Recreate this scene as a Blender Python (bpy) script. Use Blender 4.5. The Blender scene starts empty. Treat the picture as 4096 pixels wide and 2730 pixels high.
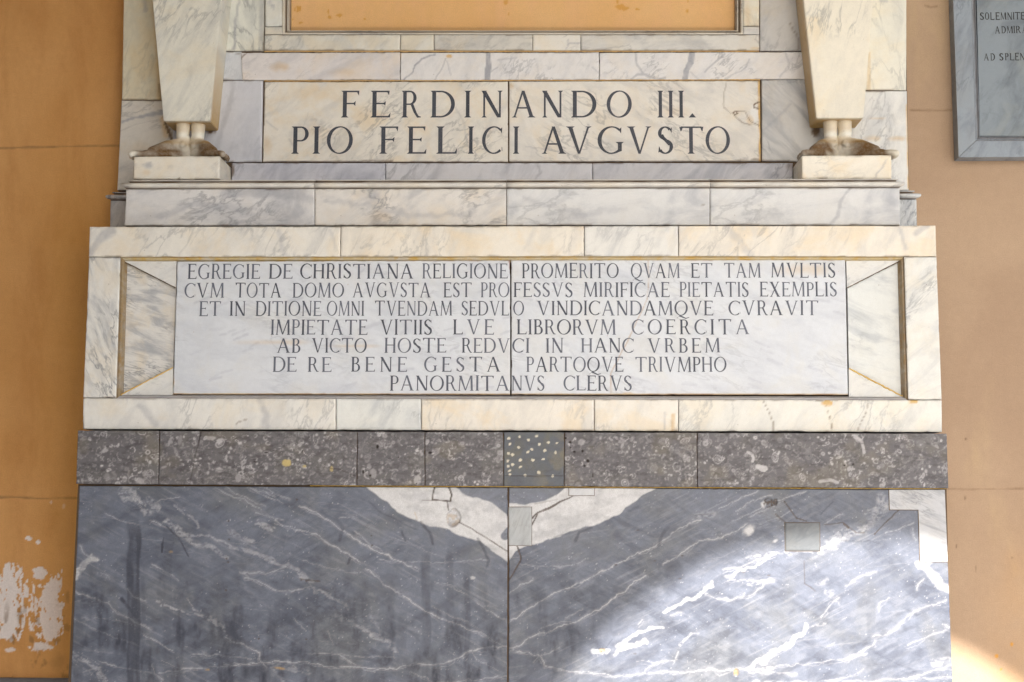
import bpy, bmesh, math, random
import numpy as np
from mathutils import Vector, Matrix

random.seed(7)
SC = bpy.context.scene
COL = SC.collection

# ------------------------------------------------------------------ camera
PITCH, YAW, ROLL = 0.116202, -0.026357, 0.004457
FPX, CX, CY = 5689.0, 2048.0, 1365.0
D_TAB = 0.36                      # how far the tablet stands out of the wall
CAM = np.array([0.0, -(D_TAB + 4.55), 1.60])
cp, sp = math.cos(PITCH), math.sin(PITCH)
cyw, syw = math.cos(YAW), math.sin(YAW)
FW = np.array([syw*cp, cyw*cp, sp])
RT0 = np.array([cyw, -syw, 0.0])
UP0 = np.cross(RT0, FW)
RT = math.cos(ROLL)*RT0 + math.sin(ROLL)*UP0
UP = math.cos(ROLL)*UP0 - math.sin(ROLL)*RT0
cd = bpy.data.cameras.new('camera'); cam = bpy.data.objects.new('camera', cd); COL.objects.link(cam)
cd.sensor_width = 36.0; cd.lens = FPX/4096*36.0; cd.clip_start = 0.05; cd.clip_end = 500
cam.matrix_world = Matrix(((RT[0], UP[0], -FW[0], CAM[0]), (RT[1], UP[1], -FW[1], CAM[1]),
                           (RT[2], UP[2], -FW[2], CAM[2]), (0, 0, 0, 1)))
SC.camera = cam

# ------------------------------------------------------------------ light
SUN_EL, SUN_AZ = math.radians(36.5), math.radians(9)      # azimuth: towards the right of straight behind the camera
world = bpy.data.worlds.new('World'); SC.world = world; world.use_nodes = True
wn = world.node_tree; bg = wn.nodes['Background']
sky = wn.nodes.new('ShaderNodeTexSky'); sky.sky_type = 'NISHITA'; sky.sun_disc = False
sky.sun_elevation = SUN_EL; sky.sun_rotation = math.pi - SUN_AZ
sky.air_density = 1.0; sky.dust_density = 2.0; sky.ozone_density = 0.7
wn.links.new(sky.outputs[0], bg.inputs[0]); bg.inputs[1].default_value = 0.15
sl = bpy.data.lights.new('sun', 'SUN'); sl.energy = 4.9; sl.angle = math.radians(0.55); sl.color = (1.0, 0.95, 0.87)
so = bpy.data.objects.new('sun', sl); COL.objects.link(so); so.location = (2, -12, 12)
sdir = Vector((math.sin(SUN_AZ)*math.cos(SUN_EL), -math.cos(SUN_AZ)*math.cos(SUN_EL), math.sin(SUN_EL)))
so.rotation_euler = sdir.to_track_quat('Z', 'Y').to_euler()
SC.view_settings.view_transform = 'Standard'; SC.view_settings.look = 'None'
SC.view_settings.gamma = 1.0; SC.view_settings.exposure = 1.32
SC.render.engine = 'CYCLES'
SC.cycles.use_denoising = True
SC.cycles.sample_clamp_indirect = 2.5
SC.cycles.max_bounces = 8; SC.cycles.diffuse_bounces = 5; SC.cycles.glossy_bounces = 3
SC.cycles.caustics_reflective = False; SC.cycles.caustics_refractive = False

# ------------------------------------------------------------------ geometry helpers
def W(px, py, d):
    """the point of the plane y=-d seen at photo pixel (px, py): returns world x, z (arrays allowed)"""
    px = np.asarray(px, float); py = np.asarray(py, float)
    a = (px-CX)/FPX; b = -(py-CY)/FPX
    dx = FW[0]+RT[0]*a+UP[0]*b; dy = FW[1]+RT[1]*a+UP[1]*b; dz = FW[2]+RT[2]*a+UP[2]*b
    t = (-d-CAM[1])/dy
    return CAM[0]+dx*t, CAM[2]+dz*t

def PIX(x, z, d):
    vx = x-CAM[0]; vy = -d-CAM[1]; vz = z-CAM[2]
    w = vx*FW[0]+vy*FW[1]+vz*FW[2]
    r = vx*RT[0]+vy*RT[1]+vz*RT[2]; u = vx*UP[0]+vy*UP[1]+vz*UP[2]
    return CX+FPX*r/w, CY-FPX*u/w

def hash2(ix, iy, s):
    h = (ix*374761393 + iy*668265263 + s*2147483) & 0xffffffff
    h = ((h ^ (h >> 13))*1274126177) & 0xffffffff
    return ((h ^ (h >> 16)) & 0xffff)/65535.0

def vnoise(x, y, s=0):
    ix = np.floor(x).astype(np.int64); iy = np.floor(y).astype(np.int64)
    fx = x-ix; fy = y-iy; fx = fx*fx*(3-2*fx); fy = fy*fy*(3-2*fy)
    a = hash2(ix, iy, s); b = hash2(ix+1, iy, s); c = hash2(ix, iy+1, s); e = hash2(ix+1, iy+1, s)
    return (a*(1-fx)+b*fx)*(1-fy)+(c*(1-fx)+e*fx)*fy

def fbm(x, y, s=0, o=4):
    v = 0; a = 0.5; t = 0
    for i in range(o):
        v = v+a*vnoise(x, y, s+i*17); t += a; a *= 0.5; x = x*2.03+11.3; y = y*2.03+5.7
    return v/t

def ss(a, b, x):
    t = np.clip((x-a)/(b-a), 0, 1); return t*t*(3-2*t)

def linked(name, me, parent=None, mat=None, loc=(0, 0, 0), label=None):
    o = bpy.data.objects.new(name, me); COL.objects.link(o)
    if mat is not None and me is not None and len(me.materials) == 0: me.materials.append(mat)
    if me is not None and 'mask' not in me.attributes:
        me.attributes.new('mask', 'FLOAT_COLOR', 'POINT').data.foreach_set('color', np.zeros(len(me.vertices)*4, np.float32))
    if parent is not None:
        o.parent = parent
        pw = Vector((0, 0, 0)); p = parent
        while p is not None: pw += p.location; p = p.parent
        o.location = Vector(loc)-pw
    else:
        o.location = loc
    if label: o['label'] = label
    return o

def thing(name, label, cat, loc, group=None, parent=None):
    o = bpy.data.objects.new(name, None); COL.objects.link(o); o.location = loc
    o.empty_display_size = 0.1
    o['label'] = label; o['category'] = cat
    if group: o['group'] = group
    return o

def mesh_np(name, V, F4, mask=None, smooth=None):
    me = bpy.data.meshes.new(name)
    me.vertices.add(len(V)); me.vertices.foreach_set('co', np.ascontiguousarray(V, np.float32).ravel())
    n = len(F4)
    me.loops.add(n*4); me.polygons.add(n)
    me.loops.foreach_set('vertex_index', np.ascontiguousarray(F4, np.int32).ravel())
    me.polygons.foreach_set('loop_start', np.arange(0, n*4, 4, dtype=np.int32))
    if smooth is not None: me.polygons.foreach_set('use_smooth', smooth)
    me.update(calc_edges=True)
    if mask is not None:
        at = me.attributes.new('mask', 'FLOAT_COLOR', 'POINT')
        at.data.foreach_set('color', np.ascontiguousarray(mask, np.float32).ravel())
    return me

def lines01(L, step, bev):
    n = max(1, int(round((L-2*bev)/step)))
    return np.concatenate([[0.0], np.linspace(bev, L-bev, n+1), [L]])/L

def slab(name, quad, d, mat, parent, depth=0.05, step=0.006, gap=0.0008, rough=0.0007, bev=0.0012,
         paint=None, seed=0, label=None, vbot=None, chip=0.0):
    """a stone slab: quad = photo pixels TL TR BR BL on the plane at distance d; front face subdivided
    so that its edges can be worn and its veins stored as a per-vertex mask"""
    q = np.array([np.array(W(x, y, d)) for x, y in quad])          # world x,z
    TL, TR, BR, BL = q
    c = q.mean(0)
    wu = (np.linalg.norm(TR-TL)+np.linalg.norm(BR-BL))/2; wv = (np.linalg.norm(BL-TL)+np.linalg.norm(BR-TR))/2
    bev = min(bev, wu/6, wv/6)
    u = lines01(wu, step, bev); v = lines01(wv, step, bev)
    if vbot is not None:      # coarse rows below what the photograph shows
        extra = np.linspace(1, vbot, 24)[1:]
        v = np.concatenate([v[:-2], [1.0], extra])
    U, Vv = np.meshgrid(u, v)
    U = U*(1-2*gap/wu)+gap/wu
    tot = v[-1]
    Vv = Vv*(1-2*gap/(wv*tot))+gap/wv
    X = (TL[0]*(1-U)+TR[0]*U)*(1-Vv)+(BL[0]*(1-U)+BR[0]*U)*Vv
    Z = (TL[1]*(1-U)+TR[1]*U)*(1-Vv)+(BL[1]*(1-U)+BR[1]*U)*Vv
    Y = np.full_like(X, -d)
    # worn edges
    s = seed*31+5
    for sl_, sgn, ax in (((slice(None), 0), 1, 0), ((slice(None), -1), -1, 0), ((0, slice(None)), -1, 1), ((-1, slice(None)), 1, 1)):
        t = (Z if ax == 0 else X)[sl_]
        wv_ = rough*(fbm(t*60, t*0+s, s, 4)-0.2)
        if chip: wv_ = wv_+chip*ss(0.70, 0.80, fbm(t*35, t*0+s+9, s+3, 3))
        (X if ax == 0 else Z)[sl_] += sgn*wv_
        s += 1
    Y[0, :] += bev*.8; Y[-1, :] += bev*.8; Y[1:-1, 0] += bev*.8; Y[1:-1, -1] += bev*.8
    Y -= 0.0003*(fbm(X*6+seed, Z*6, seed+91, 2)-0.5)
    nv, nu = X.shape
    mask = np.zeros((nv, nu, 4))
    if paint is not None:
        PXX, PYY = PIX(X, Z, d)
        dd = paint(PXX, PYY, mask)
        if dd is not None: Y += dd
        Y += 0.0012*np.clip(mask[..., 3], 0, 1)
    idx = np.arange(nv*nu).reshape(nv, nu)
    F = np.stack([idx[1:, :-1], idx[1:, 1:], idx[:-1, 1:], idx[:-1, :-1]], -1).reshape(-1, 4)
    ring = np.concatenate([idx[0, :], idx[1:, -1], idx[-1, -2::-1], idx[-2:0:-1, 0]])
    V = np.stack([X-c[0], Y, Z-c[1]], -1).reshape(-1, 3)
    RV = V[ring].copy(); RV[:, 1] = -d+depth
    nr = len(ring); base = len(V)
    r2 = base+np.arange(nr); rn = np.roll(ring, -1); r2n = np.roll(r2, -1)
    SF = np.stack([ring, rn, r2n, r2], -1)
    V = np.concatenate([V, RV]); F = np.concatenate([F, SF])
    m = np.concatenate([mask.reshape(-1, 4), mask.reshape(-1, 4)[ring]])
    sm = np.ones(len(F), bool); sm[-nr:] = False
    V[:, 1] += d
    me = mesh_np(name, V, F, m, sm)
    return linked(name, me, parent, mat, (c[0], -d, c[1]), label)

def prism(name, pts, d, mat, parent, depth=0.03, gap=0.0, bev=0.001, label=None):
    q = [W(x, y, d) for x, y in pts]
    cx_ = sum(p[0] for p in q)/len(q); cz = sum(p[1] for p in q)/len(q)
    bm = bmesh.new()
    f = bm.faces.new([bm.verts.new((p[0]-cx_, 0, p[1]-cz)) for p in q])
    if f.normal.length == 0: f.normal_update()
    f.normal_update()
    if f.normal.y > 0: f.normal_flip()
    if gap: bmesh.ops.inset_region(bm, faces=[f], thickness=gap); 
    if gap:
        for g in [g for g in bm.faces if g is not f]: bm.faces.remove(g)
        for v_ in [v_ for v_ in bm.verts if not v_.link_faces]: bm.verts.remove(v_)
    r = bmesh.ops.inset_region(bm, faces=[f], thickness=bev)
    for v_ in f.verts: v_.co.y -= 0
    outer = [v_ for v_ in bm.verts if v_ not in f.verts]
    for v_ in outer: v_.co.y += bev
    ed = [e for e in bm.edges if len(e.link_faces) == 1]
    ex = bmesh.ops.extrude_edge_only(bm, edges=ed)
    for v_ in [g for g in ex['geom'] if isinstance(g, bmesh.types.BMVert)]: v_.co.y = depth
    bmesh.ops.recalc_face_normals(bm, faces=bm.faces)
    me = bpy.data.meshes.new(name); bm.to_mesh(me); bm.free()
    return linked(name, me, parent, mat, (cx_, -d, cz), label)

def boxm(name, x0, x1, y0, y1, z0, z1, mat, parent=None, bev=0.004, label=None, topcut=0.0):
    c = ((x0+x1)/2, (y0+y1)/2, (z0+z1)/2)
    bm = bmesh.new(); bmesh.ops.create_cube(bm, size=1)
    for v_ in bm.verts: v_.co = Vector((v_.co.x*(x1-x0), v_.co.y*(y1-y0), v_.co.z*(z1-z0)))
    if bev: bmesh.ops.bevel(bm, geom=bm.edges[:], offset=bev, segments=2, affect='EDGES')
    me = bpy.data.meshes.new(name); bm.to_mesh(me); bm.free()
    return linked(name, me, parent, mat, c, label)

def sweep(name, path, prof, mat, parent, gr=None, label=None):
    """profile (offset to the left of the path, distance out of the wall) swept along world x,z points, mitred"""
    P = [np.array(p, float) for p in path]; n = len(P)
    offs = []
    for i in range(n):
        if i == 0: t = P[1]-P[0]; t /= np.linalg.norm(t); nrm = np.array([-t[1], t[0]]); offs.append(nrm)
        elif i == n-1: t = P[-1]-P[-2]; t /= np.linalg.norm(t); offs.append(np.array([-t[1], t[0]]))
        else:
            a = P[i]-P[i-1]; a /= np.linalg.norm(a); b = P[i+1]-P[i]; b /= np.linalg.norm(b)
            na = np.array([-a[1], a[0]]); nb = np.array([-b[1], b[0]]); m_ = na+nb; m_ /= np.linalg.norm(m_)
            offs.append(m_/max(0.3, m_.dot(na)))
    c = sum(P)/n
    bm = bmesh.new(); rows = []
    for i in range(n):
        rows.append([bm.verts.new((P[i][0]+offs[i][0]*u-c[0], -dd, P[i][1]+offs[i][1]*u-c[1])) for u, dd in prof])
    for i in range(n-1):
        for j in range(len(prof)-1):
            bm.faces.new((rows[i][j], rows[i+1][j], rows[i+1][j+1], rows[i][j+1]))
    bmesh.ops.recalc_face_normals(bm, faces=bm.faces)
    me = bpy.data.meshes.new(name); bm.to_mesh(me); bm.free()
    if gr:  # dirt and shadow painted dark into the hollows of the section
        a = np.zeros((len(me.vertices), 4), np.float32); a[:, 3] = np.tile(gr, n)
        at = me.attributes.new('mask', 'FLOAT_COLOR', 'POINT'); at.data.foreach_set('color', a.ravel())
    return linked(name, me, parent, mat, (c[0], 0, c[1]), label)

# ------------------------------------------------------------------ painting helpers (per-vertex masks, photo pixel units)
def seg_dist(PX, PY, pts):
    best = np.full(PX.shape, 1e9)
    for (x0, y0), (x1, y1) in zip(pts[:-1], pts[1:]):
        dx, dy = x1-x0, y1-y0; L = dx*dx+dy*dy+1e-9
        t = np.clip(((PX-x0)*dx+(PY-y0)*dy)/L, 0, 1)
        best = np.minimum(best, np.hypot(PX-x0-t*dx, PY-y0-t*dy))
    return best

def line(m, ch, PX, PY, pts, w=4, soft=3, amp=1.0, wob=4, seed=0, breakup=0.0, wf=40):
    pts = [(float(a), float(b)) for a, b in pts]
    xs = [p[0] for p in pts]; ys = [p[1] for p in pts]; mg = w+soft+wob+6
    sel = (PX > min(xs)-mg) & (PX < max(xs)+mg) & (PY > min(ys)-mg) & (PY < max(ys)+mg)
    if not sel.any(): return
    x = PX[sel]; y = PY[sel]
    wx = x+wob*2*(fbm(x/wf, y/wf, seed+1, 3)-0.5); wy = y+wob*2*(fbm(x/wf, y/wf, seed+2, 3)-0.5)
    dd = seg_dist(wx, wy, pts)
    wl = w*(0.35+1.3*fbm(x/60, y/60, seed+3, 2))
    v = (1-ss(wl*0.5, wl*0.5+soft, dd))*amp
    if breakup: v = v*np.clip(1-breakup+2*breakup*(fbm(x/30, y/30, seed+4, 3)-0.2)*1.6, 0, 1)
    m[..., ch][sel] = np.maximum(m[..., ch][sel], v)

def vein(m, PX, PY, pts, w, a, seed):
    """a calcite vein: thin core with a faint halo; the wide ones break into clotted filaments"""
    if w < 9:
        line(m, 0, PX, PY, pts, w*.22, 2.4, a*.74, 8, seed=seed, breakup=.62, wf=24)
        line(m, 0, PX, PY, pts, w*.8, w*1.6, a*.17, 9, seed=seed, breakup=.9, wf=24)
        off = [(x+7*(i % 2)-3, y+9-4*(i % 3)) for i, (x, y) in enumerate(pts)]
        line(m, 0, PX, PY, off, .8, 3, a*.30, 12, seed=seed+31, breakup=1.0, wf=35)
    else:
        t = np.zeros(PX.shape+(4,)); line(t, 0, PX, PY, pts, w*.8, w*.6, 1.0, 14, seed=seed, breakup=.45, wf=28)
        sel = t[..., 0] > 0.01
        x = PX[sel]; y = PY[sel]
        n = fbm(x/13+2*fbm(x/30, y/30, seed, 2), y/8, seed+5, 4); r_ = 1-np.abs(n-.5)*7
        big = a > .88
        f = np.clip(ss(.1, .9, r_)*.55+ss(.53, .68, n)*.75+(.55 if big else .05), 0, 1)
        m[..., 0][sel] = np.maximum(m[..., 0][sel], t[..., 0][sel]*f*a*.85)

def blob(m, ch, PX, PY, cx, cy, rx, ry, amp=1.0, soft=0.5, ang=0, seed=0, wob=0.35, nf=None, add=False):
    r_ = max(rx, ry)*2.2
    sel = (abs(PX-cx) < r_) & (abs(PY-cy) < r_)
    if not sel.any(): return
    x = PX[sel]-cx; y = PY[sel]-cy
    c_, s_ = math.cos(math.radians(ang)), math.sin(math.radians(ang))
    a = (x*c_+y*s_)/rx; b = (-x*s_+y*c_)/ry
    nf = nf or max(rx, ry)*0.5
    r = np.hypot(a, b)+wob*2*(fbm(x/nf, y/nf, seed+7, 3)-0.5)
    v = (1-ss(1-soft, 1+soft*0.3, r))*amp
    if add: m[..., ch][sel] += v
    else: m[..., ch][sel] = np.maximum(m[..., ch][sel], v)

# ------------------------------------------------------------------ materials
def newmat(name):
    m = bpy.data.materials.new(name); m.use_nodes = True
    return m, m.node_tree.nodes, m.node_tree.links, m.node_tree.nodes['Principled BSDF']

class G:
    """small node-graph helper"""
    def __init__(s, nt): s.n = nt.nodes; s.l = nt.links
    def new(s, t, **k):
        n = s.n.new(t)
        for a, b in k.items(): setattr(n, a, b)
        return n
    def put(s, inp, v):
        if hasattr(v, 'is_linked') or isinstance(v, bpy.types.NodeSocket): s.l.new(v, inp)
        else: inp.default_value = v
    def math(s, op, a, b=0.0, clamp=False):
        n = s.new('ShaderNodeMath', operation=op, use_clamp=clamp); s.put(n.inputs[0], a); s.put(n.inputs[1], b); return n.outputs[0]
    def mix(s, f, a, b):
        n = s.new('ShaderNodeMix', data_type='RGBA', clamp_factor=True)
        s.put(n.inputs[0], f)
        s.put(n.inputs[6], a if not isinstance(a, tuple) else (*a[:3], 1)); s.put(n.inputs[7], b if not isinstance(b, tuple) else (*b[:3], 1))
        return n.outputs[2]
    def noise(s, vec, scale, detail=4, rough=0.55, dist=0.0, lac=2.0):
        n = s.new('ShaderNodeTexNoise'); s.put(n.inputs['Vector'], vec); n.inputs['Scale'].default_value = scale
        n.inputs['Detail'].default_value = detail; n.inputs['Roughness'].default_value = rough
        n.inputs['Distortion'].default_value = dist; n.inputs['Lacunarity'].default_value = lac
        return n
    def mapr(s, v, a, b, c=0.0, d=1.0, smooth=True):
        n = s.new('ShaderNodeMapRange'); n.interpolation_type = 'SMOOTHSTEP' if smooth else 'LINEAR'
        s.put(n.inputs[0], v); n.inputs[1].default_value = a; n.inputs[2].default_value = b
        n.inputs[3].default_value = c; n.inputs[4].default_value = d; return n.outputs[0]
    def mapping(s, vec, rot=(0, 0, 0), scale=(1, 1, 1), loc=(0, 0, 0)):
        n = s.new('ShaderNodeMapping'); s.put(n.inputs[0], vec); n.inputs['Location'].default_value = loc
        n.inputs['Rotation'].default_value = rot; n.inputs['Scale'].default_value = scale; return n.outputs[0]

def stone(name, base, grey, warm, ang=35, stretch=3.0, vein=0.5, cloud=0.6, warmth=0.35, scale=5.0, seed=0.0,
          light=(0.8, 0.8, 0.8), dark=(0.30, 0.31, 0.36), ochre=(0.62, 0.38, 0.10), crack=(0.10, 0.055, 0.03),
          rough=0.42, fine=0.06, sharp=19.0, dirtedge=0.0):
    m, nd, lk, bs = newmat(name); g = G(m.node_tree)
    tc = g.new('ShaderNodeTexCoord').outputs['Object']
    v0 = g.mapping(tc, rot=(0, math.radians(ang), 0), loc=(seed*3.17, seed*1.3, seed*2.71))
    v1 = g.mapping(v0, scale=(1.0, 1.0, stretch))
    n1 = g.noise(v1, scale, 9, 0.62, 0.6).outputs[0]
    n2 = g.noise(v1, scale*1.5, 10, 0.58, 0.45)
    n3 = g.noise(v0, scale*0.8, 4, 0.5, 0.2).outputs[0]
    n4 = g.noise(v0, scale*1.1+1.3, 5, 0.6, 0.5).outputs['Color']
    sep = g.new('ShaderNodeSeparateColor'); lk.new(n4, sep.inputs[0])
    cl = g.mapr(n1, 0.42, 0.70)
    ridge = g.math('ABSOLUTE', g.math('SUBTRACT', n2.outputs[0], 0.5))
    ridge = g.math('SUBTRACT', 1.0, g.math('MULTIPLY', ridge, sharp), clamp=True)
    ridge = g.math('MULTIPLY', g.math('POWER', ridge, 1.6), g.mapr(n3, 0.45, 0.62))
    col = g.mix(g.math('MULTIPLY', cl, cloud), base, grey)
    wm = g.math('MULTIPLY', g.mapr(sep.outputs[1], 0.45, 0.68), warmth)
    col = g.mix(wm, col, warm)
    col = g.mix(g.math('MULTIPLY', ridge, vein), col, tuple(c*0.62 for c in grey))
    # fine crystalline grain and small specks
    gr = g.noise(tc, 330, 3, 0.7).outputs[0]
    gr2 = g.noise(g.mapping(tc, scale=(1, 1, 1)), 55, 5, 0.65).outputs[0]
    f = g.math('ADD', g.math('MULTIPLY', g.math('SUBTRACT', gr, 0.5), fine*4), g.math('MULTIPLY', g.math('SUBTRACT', gr2, 0.5), fine*3))
    f = g.math('ADD', f, 1.0)
    spk = g.mapr(g.noise(tc, 90, 2, 0.5).outputs[0], 0.73, 0.78)
    at = g.new('ShaderNodeAttribute', attribute_name='mask'); sa = g.new('ShaderNodeSeparateColor'); lk.new(at.outputs['Color'], sa.inputs[0])
    brk = g.mapr(g.noise(tc, 120, 4, 0.7).outputs[0], 0.25, 0.6, 0.88, 1.04)
    col = g.mix(g.math('MULTIPLY', sa.outputs[0], brk), col, light)
    col = g.mix(g.math('MULTIPLY', sa.outputs[1], brk), col, dark)
    col = g.mix(g.math('MULTIPLY', sa.outputs[2], brk), col, ochre)
    col = g.mix(g.math('MULTIPLY', spk, 0.35), col, crack)
    col = g.mix(at.outputs['Alpha'], col, crack)
    vm = g.new('ShaderNodeVectorMath', operation='SCALE'); lk.new(col, vm.inputs[0]); lk.new(f, vm.inputs['Scale'])
    lk.new(vm.outputs[0], bs.inputs['Base Color'])
    lk.new(g.mapr(gr2, 0.3, 0.7, rough-0.07, rough+0.12), bs.inputs['Roughness'])
    bs.inputs['Specular IOR Level'].default_value = 0.35
    bp = g.new('ShaderNodeBump'); bp.inputs['Strength'].default_value = 0.25; bp.inputs['Distance'].default_value = 0.0012
    lk.new(g.math('ADD', gr2, g.math('MULTIPLY', gr, 0.25)), bp.inputs['Height']); lk.new(bp.outputs[0], bs.inputs['Normal'])
    return m

WB = (0.76, 0.75, 0.72); WG = (0.38, 0.395, 0.43); WW = (0.74, 0.64, 0.48)
def white(seed, ang=35, vein=0.5, cloud=0.5, warmth=0.4, tint=(1, 1, 1), stretch=2.5, scale=5, **k):
    t = lambda c: tuple(a*b for a, b in zip(c, tint))
    k.setdefault('crack', (0.13, 0.075, 0.035))
    return stone('white_marble', t(WB), t(WG), t(WW), ang, stretch, min(1, vein*1.25), cloud*.95, warmth, scale, seed, **k)

m_dark = stone('bardiglio_marble', (0.145, 0.162, 0.212), (0.076, 0.087, 0.122), (0.160, 0.166, 0.176), ang=28, stretch=4, vein=0.25, cloud=0.8,
               warmth=0.5, scale=4, seed=2.2, light=(0.60, 0.60, 0.62), dark=(0.038, 0.042, 0.062), crack=(0.07, 0.05, 0.04), ochre=(0.42, 0.28, 0.12), rough=0.38, fine=0.17)
m_dark_r = stone('bardiglio_marble', (0.145, 0.162, 0.212), (0.076, 0.087, 0.122), (0.160, 0.166, 0.176), ang=-28, stretch=4, vein=0.25, cloud=0.8,
               warmth=0.5, scale=4, seed=2.2, light=(0.60, 0.60, 0.62), dark=(0.038, 0.042, 0.062), crack=(0.07, 0.05, 0.04), ochre=(0.42, 0.28, 0.12), rough=0.38, fine=0.17)
m_foss = stone('fossil_limestone', (0.140, 0.133, 0.145), (0.092, 0.088, 0.098), (0.15, 0.143, 0.14), ang=5, stretch=2, vein=0.4, cloud=0.8,
               warmth=0.6, scale=14, seed=5.2, light=(0.50, 0.485, 0.50), dark=(0.055, 0.05, 0.055), ochre=(0.50, 0.40, 0.17), crack=(0.02, 0.012, 0.01), rough=0.5, fine=0.16)
m_foss_b = stone('fossil_limestone', (0.115, 0.125, 0.145), (0.085, 0.09, 0.11), (0.15, 0.14, 0.10), ang=5, stretch=2, vein=0.3, cloud=0.7,
               warmth=0.5, scale=12, seed=8.2, light=(0.62, 0.58, 0.47), dark=(0.05, 0.05, 0.055), ochre=(0.35, 0.27, 0.12), crack=(0.02, 0.012, 0.01), rough=0.5, fine=0.14)

def lead(name, c0, c1):
    m, nd, lk, bs = newmat(name); g = G(m.node_tree)
    oi = g.new('ShaderNodeObjectInfo'); tc = g.new('ShaderNodeTexCoord').outputs['Object']
    n = g.noise(tc, 60, 5, 0.7).outputs[0]; w = g.mapr(g.noise(tc, 190, 3, 0.6).outputs[0], 0.60, 0.72)
    f = g.math('ADD', g.math('MULTIPLY', oi.outputs['Random'], 0.75), g.math('MULTIPLY', g.math('SUBTRACT', n, 0.5), 1.2), clamp=True)
    col = g.mix(f, c0, c1); col = g.mix(g.math('MULTIPLY', w, 0.35), col, (0.4, 0.4, 0.42))
    lk.new(col, bs.inputs['Base Color']); bs.inputs['Roughness'].default_value = 0.55
    return m
m_lead = lead('lead_inlay', (0.028, 0.034, 0.052), (0.050, 0.055, 0.078))
m_lead2 = lead('worn_lead_inlay', (0.040, 0.048, 0.075), (0.15, 0.165, 0.22))
m_ink = lead('black_letter_paint', (0.008, 0.01, 0.012), (0.012, 0.014, 0.016))

def plaster(name, c, c2, stainc, peel=(0.74, 0.68, 0.66)):
    m, nd, lk, bs = newmat(name); g = G(m.node_tree)
    tc = g.new('ShaderNodeTexCoord').outputs['Object']
    n1 = g.noise(tc, 1.1, 6, 0.6, 0.3).outputs[0]; n2 = g.noise(g.mapping(tc, scale=(1.6, 1, 0.5)), 5, 7, 0.65, 0.3).outputs[0]
    gr = g.noise(tc, 260, 3, 0.7).outputs[0]; gr2 = g.noise(tc, 40, 5, 0.6).outputs[0]
    col = g.mix(g.mapr(n1, 0.35, 0.65), c, c2)
    col = g.mix(g.math('MULTIPLY', g.mapr(n2, 0.42, 0.72), 0.6), col, stainc)
    at = g.new('ShaderNodeAttribute', attribute_name='mask'); sa = g.new('ShaderNodeSeparateColor'); lk.new(at.outputs['Color'], sa.inputs[0])
    col = g.mix(sa.outputs[0], col, peel)
    col = g.mix(sa.outputs[1], col, (0.20, 0.12, 0.06))
    col = g.mix(sa.outputs[2], col, (0.62, 0.30, 0.05))
    col = g.mix(at.outputs['Alpha'], col, (0.12, 0.07, 0.04))
    f = g.math('ADD', 1.0, g.math('ADD', g.math('MULTIPLY', g.math('SUBTRACT', gr, 0.5), 0.48), g.math('MULTIPLY', g.math('SUBTRACT', gr2, 0.5), 0.14)))
    vm = g.new('ShaderNodeVectorMath', operation='SCALE'); lk.new(col, vm.inputs[0]); lk.new(f, vm.inputs['Scale'])
    lk.new(vm.outputs[0], bs.inputs['Base Color']); bs.inputs['Roughness'].default_value = 0.85
    bs.inputs['Specular IOR Level'].default_value = 0.2
    bp = g.new('ShaderNodeBump'); bp.inputs['Strength'].default_value = 0.5; bp.inputs['Distance'].default_value = 0.002
    lk.new(g.math('ADD', g.math('MULTIPLY', gr2, 1.0), g.math('MULTIPLY', gr, 0.35)), bp.inputs['Height']); lk.new(bp.outputs[0], bs.inputs['Normal'])
    return m

def wall_plaster():
    """one wall whose paint goes from deep ochre on its left part to a paler, pinker coat on its right part"""
    m = plaster('ochre_wall_paint', (0.64, 0.345, 0.135), (0.56, 0.285, 0.098), (0.47, 0.22, 0.07))
    g = G(m.node_tree); nd = m.node_tree.nodes
    tc = g.new('ShaderNodeTexCoord').outputs['Object']; sx = g.new('ShaderNodeSeparateXYZ'); g.l.new(tc, sx.inputs[0])
    f = g.mapr(sx.outputs[0], -0.6, 0.6)
    n1 = g.noise(tc, 1.3, 6, 0.6, 0.3).outputs[0]
    n2 = g.noise(g.mapping(tc, scale=(1.2, 1, 0.35)), 3.2, 6, 0.6, 0.3).outputs[0]
    pink = g.mix(g.mapr(n1, 0.35, 0.65), (0.47, 0.335, 0.23), (0.41, 0.285, 0.195))
    pink = g.mix(g.mapr(n2, 0.5, 0.75), pink, (0.53, 0.385, 0.235))
    # splice into the first colour stage: find the mix that feeds the peel mix
    mixes = [n for n in nd if n.bl_idname == 'ShaderNodeMix']
    stage = mixes[1]; outs = [l.to_socket for l in stage.outputs[2].links]
    newc = g.mix(f, stage.outputs[2], pink)
    for s_ in outs: g.l.new(newc, s_)
    return m
m_wall = wall_plaster()
m_field = plaster('peach_panel_paint', (0.78, 0.50, 0.245), (0.74, 0.44, 0.19), (0.76, 0.45, 0.24))
m_mortar_and_shade, _, _, b_ = newmat('old_mortar_and_shade'); b_.inputs['Base Color'].default_value = (0.12, 0.08, 0.05, 1); b_.inputs['Roughness'].default_value = 0.95
m_grout = stone('ochre_grout', (0.62, 0.42, 0.20), (0.50, 0.34, 0.17), (0.66, 0.40, 0.10), warmth=0.7, cloud=0.8, vein=0.2, scale=20, seed=1, rough=0.8)
m_floor = stone('paving_stone', (0.44, 0.44, 0.435), (0.37, 0.37, 0.375), (0.45, 0.44, 0.40), scale=1.5, vein=0.2, seed=4, rough=0.7)
m_build = plaster('portico_plaster', (0.48, 0.47, 0.45), (0.44, 0.43, 0.41), (0.40, 0.38, 0.35))

# ================================================================== SETTING
def structure(o): o['kind'] = 'structure'; return o

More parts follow.
